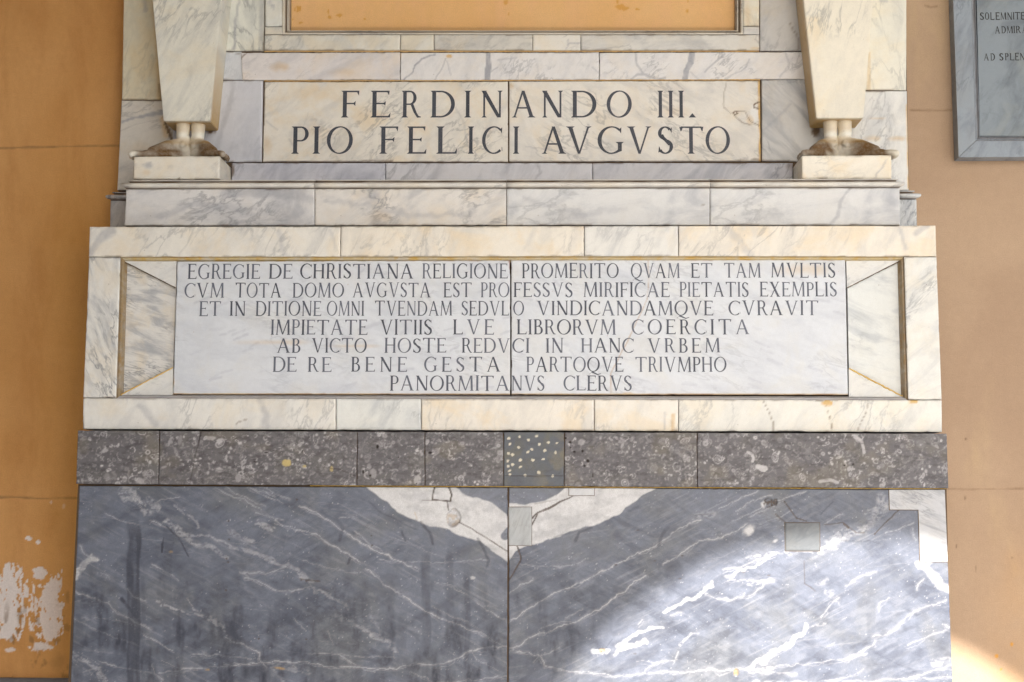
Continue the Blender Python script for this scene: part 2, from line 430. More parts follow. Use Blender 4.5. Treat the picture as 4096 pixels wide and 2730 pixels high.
# wall: dense where its paint shows in the photograph
def wall_mesh():
    xl0, _ = W(-120, 1000, 0); xl1, _ = W(560, 1000, 0); xr0, _ = W(3540, 1000, 0); xr1, _ = W(4220, 1000, 0)
    _, zt = W(2000, -120, 0); _, zb = W(2000, 2860, 0)
    st = 0.0042
    xs = np.concatenate([[-6.0, -3.5], np.arange(xl0, xl1, st), np.linspace(xl1, xr0, 12)[1:-1], np.arange(xr0, xr1, st), [3.5, 5.5, 8.0, 12.0]])
    zs = np.concatenate([[0.0, 0.4], np.arange(zb, zt, st), [4.2, 5.6, 7.0]])
    X, Z = np.meshgrid(xs, zs[::-1]); Y = np.zeros_like(X)
    PX, PY = PIX(X, Z, 0.0)
    m = np.zeros(X.shape+(4,))
    inview = (PX > -100) & (PX < 4200) & (PY > -100) & (PY < 2850)
    # incised coursing lines
    for pts, w, a in (([(-80, 596), (120, 590), (486, 583)], 5, .55), ([(3640, 441), (3720, 444), (3830, 440), (4180, 442)], 5, .5),
                      ([(-80, 1989), (150, 1993), (320, 1994)], 5, .6), ([(3790, 1957), (3900, 1958), (4180, 1955)], 4, .4),
                      ([(-80, 470), (-20, 300), (10, 230)], 3, .1), ([(3700, 22), (3725, 28), (3750, 26)], 4, .5)):
        line(m, 1, PX, PY, pts, w, 3, a, 3, seed=int(pts[0][1]), breakup=0.5)
    Y += 0.002*m[..., 1]
    # peeled paint, lower left
    reg = ss(2210, 2330, PY+40*np.sin(PX/35))*(1-ss(2520, 2660, PY))*(1-ss(235, 300, PX))
    n = fbm(PX/26, PY/70, 3, 5)*0.34+fbm(PX/9, PY/20, 9, 5)*0.66
    colm = 0.8+0.4*np.exp(-((PX-45)/38)**2)+0.3*np.exp(-((PX-200)/45)**2)
    m[..., 0] = ss(0.50, 0.53, n*reg*0.97*colm+0.14*reg*colm-0.01)*(PX < 320)
    blob(m, 0, PX, PY, 114, 2154, 15, 10, soft=.15, seed=1, ang=20); blob(m, 0, PX, PY, 152, 2170, 9, 9, soft=.15, seed=2)
    blob(m, 0, PX, PY, 158, 2292, 29, 27, soft=.12, seed=3); blob(m, 0, PX, PY, 28, 2290, 16, 38, soft=.12, seed=4)
    blob(m, 0, PX, PY, 190, 2380, 22, 32, soft=.12, seed=5); blob(m, 0, PX, PY, 212, 2430, 22, 38, soft=.12, seed=15)
    blob(m, 0, PX, PY, 205, 2010, 6, 8, amp=.5, soft=.3, seed=6); blob(m, 0, PX, PY, 255, 2025, 8, 12, amp=.35, soft=.5, seed=7)
    blob(m, 0, PX, PY, 165, 2590, 45, 20, soft=.2, seed=8, wob=.7, nf=12); blob(m, 0, PX, PY, 40, 2600, 22, 10, amp=.8, soft=.3, seed=9, wob=.6)
    low = ss(2380, 2480, PY)*(1-ss(300, 320, PX))
    m[..., 1] = np.maximum(m[..., 1], 0.55*low*ss(0.60, 0.72, fbm(PX/25, PY/45, 21, 4)))
    blob(m, 1, PX, PY, 80, 2460, 14, 45, amp=.5, soft=.5, seed=31); blob(m, 1, PX, PY, 270, 2390, 10, 30, amp=.45, soft=.6, seed=32)
    blob(m, 1, PX, PY, 235, 2650, 40, 40, amp=.35, soft=.8, seed=33)
    # wall shade beside the monument, painted as deeper orange
    m[..., 2] = np.maximum(m[..., 2], 0.30*ss(60, 330, PX)*(PX < 700)*ss(300, 1200, PY)*(0.6+0.6*fbm(PX/60, PY/200, 5, 3)))
    # rust nails and spots on the right
    for x, y, rx, ry in ((3861, 1993, 3, 9), (3826, 2186, 3, 9), (4049, 2232, 2, 6), (3863, 1757, 4, 5), (3905, 2270, 1.5, 22)):
        blob(m, 3, PX, PY, x, y, rx+1, ry+1, amp=.6, soft=.5, seed=int(x), wob=.15)
    for x, y, r in ((4047, 2578, 8), (3987, 2624, 8), (4005, 2678, 5)):
        blob(m, 2, PX, PY, x, y, r, r*1.3, amp=.9, soft=.5, seed=int(x))
    m[..., 2] = np.maximum(m[..., 2], 0.22*ss(3850, 4090, PX)*ss(1900, 2500, PY)*fbm(PX/90, PY/90, 8, 3))
    Y += 0.0015*m[..., 0]
    m *= inview[..., None]; Y *= inview
    nv, nu = X.shape; idx = np.arange(nv*nu).reshape(nv, nu)
    F = np.stack([idx[1:, :-1], idx[1:, 1:], idx[:-1, 1:], idx[:-1, :-1]], -1).reshape(-1, 4)
    me = mesh_np('wall', np.stack([X, Y, Z], -1).reshape(-1, 3), F, m.reshape(-1, 4), np.ones(len(F), bool))
    return structure(linked('wall', me, None, m_wall))
wall = wall_mesh()

# portico: floor, ceiling, end wall, arcade wall with the arch whose sunlit opening falls on the marble
px_, pz_ = W(3400, 2140, D_TAB)
Y_OUT, Y_IN = -6.35, -6.05
ARCH_R = 1.12
AX = float(px_)+(-Y_OUT-D_TAB)*math.tan(SUN_AZ)
AZT = float(pz_)+(-Y_OUT-D_TAB)*math.tan(SUN_EL)/math.cos(SUN_AZ)
AZ0 = AZT-ARCH_R
PX0, PX1, CEIL = -4.2, 11.0, 7.0
boxm('ground', -90, 90, -90, 40, -0.5, -0.004, m_floor, bev=0); structure(bpy.data.objects['ground'])
f = boxm('floor', PX0, PX1, Y_OUT-0.3, -0.002, -0.2, 0.0, m_floor, bev=0); structure(f)
c = boxm('ceiling', PX0-.3, PX1, Y_OUT-0.1, 0.3, CEIL, CEIL+0.3, m_build, bev=0); structure(c)
w2 = boxm('end_wall', PX0-.3, PX0, Y_OUT, -0.001, 0, CEIL-.001, m_build, bev=0); structure(w2)
def arcade():
    bm = bmesh.new()
    cx_ = AX
    # outline of the wall over the openings, arch cut out of its lower edge
    pts = [(PX0, AZ0)]
    pts.append((cx_-ARCH_R, AZ0))
    for i in range(1, 32):
        a = math.pi*(1-i/32); pts.append((cx_+ARCH_R*math.cos(a), AZ0+ARCH_R*math.sin(a)))
    pts += [(cx_+ARCH_R, AZ0), (PX1, AZ0)]
    for i in range(len(pts)-1):
        (xa, za), (xb, zb) = pts[i], pts[i+1]
        for y in (Y_IN, Y_OUT):
            bm.faces.new([bm.verts.new(p) for p in ((xa, y, za), (xb, y, zb), (xb, y, CEIL-.002), (xa, y, CEIL-.002))])
        bm.faces.new([bm.verts.new(p) for p in ((xa, Y_IN, za), (xb, Y_IN, zb), (xb, Y_OUT, zb), (xa, Y_OUT, za))])
    bmesh.ops.remove_doubles(bm, verts=bm.verts, dist=1e-5); bmesh.ops.recalc_face_normals(bm, faces=bm.faces)
    me = bpy.data.meshes.new('arcade_wall'); bm.to_mesh(me); bm.free()
    return structure(linked('arcade_wall', me, None, m_build))
arcade()
for i, cxx in enumerate((AX-ARCH_R-.2, AX+ARCH_R+.2, AX-ARCH_R-3.0, AX+ARCH_R+3.4, AX+ARCH_R+6.6)):
    t = thing('column', ('round plaster column left of the arch behind the viewer', 'round plaster column right of the arch behind the viewer',
              'round plaster column nearest the end wall of the portico', 'second round plaster column right of the arch',
              'farthest round plaster column right of the arch')[i], 'column', (cxx, (Y_IN+Y_OUT)/2, 0), 'columns of the portico')
    for nm, r0, r1, z0, z1 in (('base', .24, .22, 0, .22), ('shaft', .17, .145, .22, AZ0-.3), ('capital', .16, .22, AZ0-.3, AZ0-.003)):
        bm = bmesh.new(); bmesh.ops.create_cone(bm, cap_ends=True, segments=24, radius1=r0, radius2=r1, depth=z1-z0)
        me = bpy.data.meshes.new(nm); bm.to_mesh(me); bm.free()
        linked(nm, me, t, m_build, (cxx, (Y_IN+Y_OUT)/2, (z0+z1)/2))
boxm('left_light_blocker', PX0, AX-ARCH_R-1.7, Y_OUT+.05, Y_IN-.05, 0, AZ0-.002, m_build, bev=0); structure(bpy.data.objects['left_light_blocker'])  # unseen panel added to hold back light from the left

x0, z0 = W(-200, 2712, 0.025); x1, _ = W(300, 2712, 0.025)
sk = boxm('skirting', -6, float(x1), -0.025, -0.0005, 0, float(z0), m_foss, bev=0.003); structure(sk)

# ================================================================== backing (mortar behind the slabs, so joints read dark)
def backing(parent, quad, d, thick=0.02, name='mortar_bed', mat=None):
    return prism(name, quad, d, mat or m_mortar_and_shade, parent, depth=thick, bev=0.0005)

# ------------------------------------------------------------------ marble pedestal
def cv(ox, oy, s, *pts): return [(ox+x/s, oy+y/s) for x, y in pts]
A_ = lambda *p: cv(0, 1900, 1.889, *p)
B_ = lambda *p: cv(900, 1900, 1.889, *p)
C_ = lambda *p: cv(1900, 1900, 1.889, *p)
D_ = lambda *p: cv(2996, 1900, 1.889, *p)

def chevron(PX, PY, m, left):
    # white band of the bookmatched slabs
    if left:
        lo = [(1457, 1940), (1495, 1972), (1553, 2010), (1570, 2032), (1620, 2065), (1690, 2095), (1760, 2108), (1830, 2135), (1920, 2168), (1975, 2205), (2034, 2248)]
        hi = [(1810, 1940), (1850, 1975), (1900, 1992), (1960, 2005), (2000, 2030), (2012, 2080), (1990, 2135), (2010, 2150), (2034, 2165)]
    else:
        lo = [(2030, 2248), (2060, 2210), (2110, 2185), (2200, 2160), (2290, 2122), (2400, 2095), (2480, 2057), (2500, 2032), (2570, 1985), (2640, 1945)]
        hi = [(2030, 2080), (2060, 2035), (2110, 2020), (2180, 2005), (2230, 1978), (2268, 1945)]
    n = 10*(fbm(PX/45, PY/45, 77, 4)-0.5)*2
    ylo = np.interp(PX, [p[0] for p in lo], [p[1] for p in lo])+n
    v = 1-ss(-3, 4, PY-ylo)
    inr = (PX > lo[0][0]-2) & (PX < lo[-1][0]+2)
    v = v*inr
    n2 = 8*(fbm(PX/40, PY/40, 79, 4)-0.5)*2
    if left:
        # the grey lens between the white arms (upper right of the left slab)
        yhi = np.interp(PX, [1810, 1850, 1900, 1960, 2005, 2034], [1938, 1975, 1992, 2008, 2038, 2070])+n2
        lens = (1-ss(-3, 4, PY-yhi))*(PX > 1808)
        v = v*(1-lens*0.93)
        t = seg_dist(PX, PY, [(2020, 2145), (2036, 2125)]); v = v*(1-0.9*(1-ss(14, 20, t+n2*0.4)))
    else:
        yhi = np.interp(PX, [2030, 2100, 2180, 2230, 2268, 2280], [2012, 2020, 2003, 1978, 1945, 1935])+n2*.5
        lens = (1-ss(-3, 4, PY-yhi))*(PX < 2275)
        v = v*(1-lens*0.93)
    v = v*(0.97-0.20*ss(0.5, 0.75, fbm(PX/50, PY/30, 81, 4)))
    m[..., 0] = np.maximum(m[..., 0], v)
    return v

def crater(PX, PY, cx, cy, rx, ry, depth, seed):
    sel = (abs(PX-cx) < rx*1.6) & (abs(PY-cy) < ry*1.6)
    r = np.hypot((PX-cx)/rx, (PY-cy)/ry)+0.5*(fbm(PX/rx*1.3, PY/ry*1.3, seed, 3)-0.5)
    v = (1-ss(0.75, 1.0, r))*sel
    return v, depth*v*(0.5+0.9*fbm(PX/8, PY/8, seed+5, 3))

def paint_left(PX, PY, m):
    chevron(PX, PY, m, True)
    L = lambda pts, w=5, a=.8, s=2.5, wob=6, bk=0.45, sd=0: vein(m, PX, PY, pts, w, a, int(pts[0][0])+sd)
    # clotted diagonal band, top left towards the centre bottom
    for pts, w, a in ((A_((950, 90), (930, 150), (960, 190), (1010, 150), (1060, 200), (1100, 280), (1180, 250), (1130, 180)), 20, .75),
                      (A_((985, 95), (1000, 160)), 16, .6), (A_((1130, 345), (1210, 380)), 7, .8),
                      (A_((1250, 370), (1330, 410), (1390, 470)), 24, .7), (A_((1390, 470), (1480, 520), (1600, 550), (1720, 630)), 14, .65),
                      (A_((1400, 440), (1520, 455), (1640, 490), (1720, 530), (1840, 570), (1960, 610), (2078, 660)), 12, .6),
                      (A_((1320, 240), (1400, 290), (1480, 350), (1500, 400)), 9, .5),
                      (A_((1730, 430), (1800, 460)), 12, .5), (A_((1840, 490), (1915, 505)), 14, .5),
                      (A_((1950, 370), (2060, 420)), 13, .75)):
        L(pts, w, a, wob=12, bk=.7)
    for pts, w, a in ((A_((575, 770), (620, 690), (690, 630), (720, 640)), 16, .95), (A_((610, 540), (640, 600), (700, 630)), 8, .6),
                      (A_((575, 880), (700, 930), (820, 970), (870, 1030), (1000, 1100), (1140, 1165)), 7, .75),
                      (A_((555, 1090), (680, 1150), (860, 1220), (1040, 1285)), 4, .5),
                      (A_((970, 860), (1010, 920), (1090, 955)), 8, .8), (A_((1190, 965), (1330, 1010), (1480, 1050), (1590, 1100), (1640, 1140), (1690, 1150), (1710, 1220)), 9, .85),
                      (A_((1600, 1095), (1660, 1130)), 14, .7), (A_((1410, 930), (1460, 1010), (1510, 1060)), 5, .5),
                      (A_((1710, 1225), (1800, 1275), (1900, 1310), (1960, 1340), (1960, 1400), (2010, 1460)), 8, .8),
                      (A_((1080, 1215), (1180, 1260), (1310, 1330)), 4, .7), (A_((1140, 675), (1240, 720), (1360, 800)), 5, .6),
                      (A_((795, 290), (880, 330), (960, 355), (1050, 380)), 4, .55), (A_((1190, 200), (1350, 165)), 4, .5),
                      (A_((1620, 90), (1720, 150), (1850, 190), (1980, 270)), 5, .5), (A_((1880, 95), (2000, 130), (2078, 165)), 5, .45),
                      (A_((545, 1340), (620, 1410), (740, 1460), (790, 1560)), 16, .7), (A_((620, 1490), (760, 1450)), 6, .5),
                      (A_((560, 1400), (700, 1500)), 4, .4), (A_((740, 1400), (900, 1450), (1150, 1500)), 4, .55),
                      (A_((1150, 1440), (1170, 1500), (1230, 1560)), 7, .6), (A_((1230, 1405), (1330, 1450), (1500, 1480)), 4, .55),
                      (A_((1200, 1495), (1390, 1470), (1700, 1440), (2078, 1405)), 4, .6), (A_((1800, 740), (2078, 735)), 4, .45),
                      (A_((1840, 750), (1960, 830), (2078, 880)), 6, .5), (A_((630, 1080), (740, 1075)), 10, .4),
                      (A_((760, 740), (830, 790)), 6, .5), (A_((1440, 1355), (1640, 1365), (1900, 1390)), 3, .5),
                      (A_((560, 960), (700, 930)), 2.5, .3), (A_((720, 1090), (900, 1100), (1100, 1145)), 3, .4)):
        L(pts, w, a)
    for pts, w, a in ((B_((380, 345), (450, 390), (560, 420), (680, 450), (780, 520), (900, 585), (1020, 665)), 5, .75),
                      (B_((560, 240), (680, 290), (770, 340), (880, 420), (960, 470), (1050, 530), (1150, 580), (1210, 590), (1280, 640), (1400, 690), (1465, 715)), 6, .85),
                      (B_((980, 430), (1080, 510), (1190, 575)), 3, .5),
                      (B_((1070, 710), (1150, 770), (1210, 830), (1350, 910), (1420, 970), (1500, 1020), (1640, 1095), (1760, 1130), (1840, 1170), (1940, 1200), (2020, 1250), (2130, 1300)), 6, .85),
                      (B_((1560, 985), (1680, 1050), (1840, 1120)), 3.5, .5), (B_((1590, 810), (1720, 840), (1830, 920)), 4, .6),
                      (B_((1900, 970), (2040, 1050), (2135, 1110)), 5, .6),
                      (B_((0, 1435), (230, 1430), (400, 1410), (620, 1420), (830, 1450), (990, 1445), (1130, 1470), (1290, 1465), (1440, 1430), (1590, 1440), (1740, 1400), (1850, 1330), (1960, 1310), (2135, 1290)), 6, .85),
                      (B_((1790, 1385), (1850, 1330)), 10, .6), (B_((1850, 1335), (1940, 1410), (2070, 1480)), 3.5, .45),
                      (B_((640, 1345), (860, 1355), (1060, 1375), (1290, 1380)), 3.5, .55), (B_((850, 1350), (990, 1440)), 5, .6),
                      (B_((1410, 1490), (1550, 1560), (1700, 1565), (1990, 1540), (2130, 1520)), 5, .7),
                      (B_((130, 560), (250, 600), (330, 640), (440, 700), (470, 680)), 10, .6), (B_((440, 700), (320, 745), (130, 740)), 6, .5),
                      (B_((470, 680), (560, 730), (600, 790), (650, 830)), 14, .5), (B_((620, 850), (500, 880), (390, 875), (270, 810), (150, 770)), 7, .6),
                      (B_((620, 850), (720, 880), (830, 930), (940, 1010)), 12, .55), (B_((840, 1060), (960, 1110), (1080, 1180), (1150, 1230), (1230, 1260), (1290, 1350)), 18, .6),
                      (B_((1080, 1070), (1140, 1130), (1180, 1200)), 10, .45), (B_((770, 1085), (840, 1065)), 9, .5),
                      (B_((520, 1080), (550, 1120), (600, 1165)), 5, .5), (B_((780, 1180), (800, 1240), (820, 1270)), 7, .45),
                      (B_((360, 1465), (420, 1440), (520, 1470), (640, 1490)), 13, .5), (B_((380, 1490), (420, 1530), (430, 1565)), 10, .6),
                      (B_((0, 90), (140, 170), (300, 240)), 5, .5), (B_((160, 90), (300, 150), (440, 210)), 4, .5), (B_((260, 90), (420, 160), (500, 190)), 5, .5),
                      (B_((230, 290), (300, 300), (440, 345)), 5, .45), (B_((260, 380), (340, 410)), 12, .6),
                      (B_((860, 320), (1000, 310)), 4, .5), (B_((1160, 640), (1300, 660), (1700, 660), (2000, 640)), 3, .4),
                      (B_((590, 650), (720, 690), (1000, 750)), 4, .35), (B_((1250, 470), (1400, 520), (1600, 600)), 3, .3)):
        L(pts, w, a, sd=900)
    # faint sub-parallel hair veins
    n = fbm(PX/260+PY/900, (PY-0.55*PX)/9, 55, 3)
    m[..., 0] = np.maximum(m[..., 0], 0.15*ss(0.62, 0.85, n)*ss(0.4, 0.65, fbm(PX/160, PY/110, 56, 3)))
    n = fbm(PX/330, (PY-0.1*PX)/7, 57, 3)
    m[..., 0] = np.maximum(m[..., 0], 0.12*ss(0.64, 0.85, n)*ss(0.42, 0.6, fbm(PX/200, PY/90, 58, 3)))
    n = fbm((PX*.9+PY*.5)/95, (PY-.5*PX)/38, 61, 5); m[..., 1] = np.maximum(m[..., 1], .40*ss(.50, .74, n)*(.35+.65*ss(2150, 2500, PY))); n = .55*fbm(PX/34, PY/150, 15, 4)+.45*fbm(PX/70, PY/60, 16, 4); m[..., 1] = np.maximum(m[..., 1], .80*ss(.38, .76, n)*(.55+.9*fbm(PX/9, PY/22, 23, 3))*ss(2180, 2640, PY+160*fbm(PX/120, PY/200, 19, 2))*(1-.85*ss(2250, 2550, PX)*(PX > 2036)))
    n = fbm(PX/5, PY/4.5, 7, 2); m[..., 0] = np.maximum(m[..., 0], .5*ss(.80, .90, n)*ss(.45, .6, fbm(PX/90, PY/90, 11, 3)))
    n = fbm((PX*.9+PY*.5)/60, (PY-.5*PX)/14, 63, 5); m[..., 0] = np.maximum(m[..., 0], .07*ss(.52, .75, n))
    blob(m, 0, PX, PY, 1890, 2312, 12, 8, .8, .7, seed=3)
    # dark veins and water runs
    K = lambda pts, w, a, s=3: line(m, 1, PX, PY, pts, w, s, a, 6, seed=int(pts[0][1]), breakup=.5)
    K(A_((1240, 380), (1350, 470), (1390, 550), (1430, 620)), 5, .8); K(A_((970, 550), (1060, 620)), 3, .6)
    K(A_((920, 940), (980, 1010), (1060, 1110)), 9, .8, 8); K(A_((1240, 480), (1220, 580)), 5, .9)
    K(B_((850, 340), (890, 400), (870, 500)), 6, .5, 8); K(B_((1480, 360), (1550, 440), (1570, 520)), 5, .6, 6)
    K(B_((1340, 420), (1360, 500)), 4, .6, 4); K(B_((1910, 480), (1960, 570), (2000, 650), (1960, 750)), 5, .55, 5)
    K(B_((1080, 200), (1200, 300), (1450, 420)), 3, .35); K(B_((940, 630), (930, 670)), 5, .6, 4)
    for x0_, x1_, y0_, a in ((512, 560, 2040, .75), (566, 580, 2240, .4), (1690, 1722, 2150, .5), (1860, 1880, 2230, .6), (1790, 1815, 2120, .35), (1410, 1450, 2420, .3),
                             (300, 330, 2350, .3), (400, 420, 2200, .3), (655, 690, 2050, .28), (1100, 1150, 2300, .2), (1945, 1975, 2330, .25), (1590, 1625, 2400, .22)):
        xx = PX+6*(vnoise(PY/90, PY*0, 4)-.5)*2
        v = a*ss(x0_-10, x0_+3, xx)*(1-ss(x1_-3, x1_+6, xx))*ss(y0_, y0_+120, PY)
        v = v*np.clip(0.25+1.3*fbm(PX/18, PY/110, int(x0_), 4), 0, 1)
        m[..., 1] = np.maximum(m[..., 1], v)
    m[..., 2] = np.maximum(m[..., 2], 0.0)
    for x, y in ((1147-1147+1120, 2674),): blob(m, 2, PX, PY, x, y, 26, 5, .7, .6, ang=8, seed=4)
    blob(m, 2, PX, PY, 830, 2680, 12, 4, .6, .6); blob(m, 2, PX, PY, 684, 2208, 10, 6, .5, .8); blob(m, 2, PX, PY, 1663, 2062, 3, 20, .5, .8, ang=-20)
    # cracks
    c = lambda pts, w=3, a=.9: line(m, 3, PX, PY, pts, w, 2, a, 3, seed=int(pts[0][0]), breakup=.3)
    c([(1738, 1951), (1731, 1975), (1729, 2002), (1802, 2005), (1806, 1980), (1795, 1951)], 3.5); c([(1690, 2001), (1729, 2003)], 2, .5)
    c([(1788, 2006), (1793, 2040)], 2.5, .7); c(B_((1770, 360), (1880, 420), (2010, 500), (2135, 580)), 3, .85)
    for x, y in ((1204, 2322), (1225, 2325), (904, 2362), (912, 2250), (914, 2085), (906, 2236), (1225, 2558), (1035, 2556), (1485, 2144), (1487, 2183), (1187, 1999), (915, 2158)):
        blob(m, 3, PX, PY, x, y, 5, 4, .8, .5, seed=int(x+y))
    line(m, 3, PX, PY, B_((570, 790), (640, 800), (715, 806)), 3, 2, .6, 1)
    dist_ = np.zeros_like(PX)
    v, dd = crater(PX, PY, 1812, 2072, 32, 40, 0.0045, 5)
    m[..., 0] = np.maximum(m[..., 0]*(1-v), v*0.85); m[..., 2] = np.maximum(m[..., 2], v*0.35*ss(.45, .6, fbm(PX/12, PY/12, 8, 3)))
    rim = v*ss(2078, 2100, PY+0.3*(PX-1812)); m[..., 3] = np.maximum(m[..., 3], rim*0.35); dist_ += dd
    v, dd = crater(PX, PY, 2029, 2030, 8, 60, 0.003, 9); dist_ += dd
    return dist_

def paint_right(PX, PY, m):
    chevron(PX, PY, m, False)
    L = lambda pts, w=5, a=.8, s=2.5, wob=6, bk=0.45, sd=0: vein(m, PX, PY, pts, w, a, int(pts[0][0])+sd)
    for pts, w, a in ((C_((250, 1310), (330, 1290), (420, 1225), (530, 1195), (640, 1150), (760, 1110), (880, 1050), (960, 1000), (1060, 930), (1160, 860), (1200, 810), (1290, 760)), 6, .85),
                      (C_((250, 1110), (340, 1070), (420, 1000), (520, 940), (600, 890), (720, 850), (840, 800), (950, 730), (1070, 680), (1200, 610), (1320, 560), (1420, 500), (1560, 400), (1700, 340)), 5.5, .8),
                      (C_((1420, 670), (1560, 590), (1690, 500), (1860, 480), (1980, 420), (2060, 360)), 5, .75),
                      (C_((330, 680), (500, 690), (640, 695), (780, 670), (850, 630)), 3, .45),
                      (C_((310, 1330), (410, 1355), (480, 1365), (530, 1440), (650, 1470), (760, 1495), (950, 1500), (1060, 1525), (1230, 1505), (1400, 1490), (1560, 1495), (1770, 1465), (1860, 1490), (1980, 1465), (2130, 1475), (2260, 1470)), 7, .9),
                      (C_((480, 1365), (560, 1350), (630, 1300)), 7, .7), (C_((440, 1420), (490, 1370)), 4, .6),
                      (C_((250, 1340), (300, 1320)), 6, .6), (C_((260, 890), (340, 830), (430, 790)), 8, .55),
                      (C_((1080, 1290), (1180, 1220), (1290, 1170), (1410, 1160)), 9, .9), (C_((1060, 1370), (1110, 1310), (1200, 1290), (1290, 1260)), 11, .9),
                      (C_((1240, 1130), (1270, 1090)), 6, .8), (C_((1430, 1040), (1510, 990), (1600, 950), (1700, 900), (1740, 870), (1800, 820)), 10, .9),
                      (C_((1470, 1060), (1570, 1040)), 6, .6), (C_((1560, 1290), (1580, 1240), (1640, 1200), (1700, 1180)), 10, .8),
                      (C_((1740, 900), (1820, 930), (1930, 945), (2080, 910), (2200, 820), (2260, 800)), 6, .85), (C_((1890, 760), (1960, 770), (2010, 720), (2100, 690), (2260, 600)), 9, .9),
                      (C_((1880, 720), (2000, 700), (2130, 640), (2260, 600)), 6, .8), (C_((1500, 1410), (1540, 1330)), 4, .6), (C_((2070, 1460), (2130, 1400), (2190, 1380), (2260, 1350)), 14, .95),
                      (C_((1230, 1400), (1380, 1420), (1530, 1390)), 4, .6), (C_((1900, 800), (2060, 795), (2260, 805)), 4, .7),
                      (C_((890, 1335), (990, 1335)), 12, .9), (C_((1280, 1480), (1350, 1430), (1420, 1400)), 4, .6),
                      (C_((1650, 320), (1720, 290), (1800, 310)), 18, .45), (C_((1840, 260), (2000, 180), (2140, 120)), 4, .6), (C_((1970, 280), (2090, 200), (2240, 150)), 4, .6),
                      (C_((2200, 230), (2110, 280), (1950, 350)), 3.5, .5), (C_((500, 1165), (640, 1110), (720, 1100)), 4, .4), (C_((680, 1090), (760, 1040), (820, 1020)), 4, .45)):
        L(pts, w, a)
    blob(m, 0, PX, PY, 2995, 2123, 30, 22, .9, .7, ang=-40, seed=4); blob(m, 0, PX, PY, 3100, 2165, 14, 7, .6, .8, ang=-25, seed=5)
    for pts, w, a in ((D_((1010, 180), (1050, 240), (980, 300), (930, 370), (880, 410), (760, 430), (690, 470), (600, 530)), 28, .6),
                      (D_((1000, 200), (960, 260), (880, 300)), 10, .5), (D_((700, 480), (590, 530), (560, 580)), 22, .85), (D_((570, 370), (640, 330), (705, 300)), 6, .5),
                      (D_((1030, 440), (1130, 410), (1250, 355)), 4, .55), (D_((1230, 410), (1240, 470), (1260, 500)), 6, .5), (D_((200, 200), (320, 160), (430, 120)), 4, .6),
                      (D_((80, 380), (200, 330), (330, 270)), 3, .4), (D_((0, 320), (130, 260), (260, 200)), 5, .5), (D_((0, 620), (200, 600), (420, 580), (560, 560)), 9, .7),
                      (D_((1290, 680), (1350, 700), (1400, 760), (1440, 820), (1510, 870)), 26, .98), (D_((1280, 690), (1350, 660)), 12, .8),
                      (D_((1320, 790), (1280, 830), (1270, 870)), 7, .7), (D_((730, 840), (800, 790), (880, 750), (970, 730)), 6, .75),
                      (D_((550, 1080), (580, 1030), (610, 980), (680, 935)), 7, .85), (D_((680, 960), (695, 1000)), 3, .5), (D_((980, 1030), (990, 980), (1060, 930)), 5, .75),
                      (D_((100, 1410), (150, 1360), (230, 1330), (300, 1290), (330, 1230), (410, 1200), (440, 1140)), 13, .95), (D_((470, 1140), (560, 1120)), 11, .8),
                      (D_((940, 1220), (1020, 1210), (1130, 1150), (1190, 1080), (1250, 1030), (1350, 990), (1490, 950)), 8, .9),
                      (D_((735, 1400), (800, 1360), (900, 1305), (955, 1280), (960, 1260)), 7, .9), (D_((1190, 1290), (1300, 1250), (1400, 1200), (1510, 1170)), 4, .6),
                      (D_((0, 1480), (200, 1450), (380, 1430), (580, 1415), (900, 1350)), 4, .7), (D_((0, 1500), (200, 1495), (360, 1510)), 6, .75),
                      (D_((0, 1565), (300, 1560), (900, 1560), (1200, 1540), (1540, 1530)), 5, .7), (D_((1380, 1430), (1440, 1420), (1510, 1390)), 16, .6),
                      (D_((1100, 1550), (1250, 1530), (1400, 1480), (1530, 1440)), 8, .6), (D_((600, 1560), (800, 1510), (870, 1470)), 8, .5),
                      (D_((120, 1390), (110, 1420)), 18, .8), (D_((0, 830), (60, 820), (180, 790)), 9, .6), (D_((580, 790), (520, 830)), 14, .4), (D_((590, 880), (660, 920)), 14, .4),
                      (D_((1480, 1130), (1510, 1150)), 8, .6), (D_((580, 1310), (640, 1275)), 4, .6), (D_((680, 1110), (740, 1075)), 4, .5)):
        L(pts, w, a, sd=400)
    n = fbm(PX/260-PY/900, (PY+0.5*PX)/9, 65, 3)
    m[..., 0] = np.maximum(m[..., 0], 0.15*ss(0.62, 0.85, n)*ss(0.4, 0.65, fbm(PX/160, PY/110, 66, 3)))
    n = fbm(PX/330, (PY+0.12*PX)/7, 67, 3)
    m[..., 0] = np.maximum(m[..., 0], 0.12*ss(0.64, 0.85, n)*ss(0.42, 0.6, fbm(PX/200, PY/90, 68, 3)))
    n = fbm((PX*-.9+PY*.5)/96, (PY+.5*PX)/38, 71, 5); m[..., 1] = np.maximum(m[..., 1], .40*ss(.50, .74, n)*(.35+.65*ss(2150, 2500, PY))); n = .55*fbm(PX/34, PY/150, 15, 4)+.45*fbm(PX/70, PY/60, 16, 4); m[..., 1] = np.maximum(m[..., 1], .66*ss(.38, .78, n)*(.55+.9*fbm(PX/9, PY/22, 23, 3))*ss(2180, 2640, PY+160*fbm(PX/120, PY/200, 19, 2))*(1-.85*ss(2250, 2550, PX)*(PX > 2036)))
    n = fbm(PX/5, PY/4.5, 7, 2); m[..., 0] = np.maximum(m[..., 0], .5*ss(.80, .90, n)*ss(.45, .6, fbm(PX/90, PY/90, 11, 3)))
    n = fbm((PX*-.9+PY*.5)/60, (PY+.5*PX)/14, 73, 5); m[..., 0] = np.maximum(m[..., 0], .07*ss(.52, .75, n))
    K = lambda pts, w, a, s=3: line(m, 1, PX, PY, pts, w, s, a, 6, seed=int(pts[0][1]), breakup=.5)
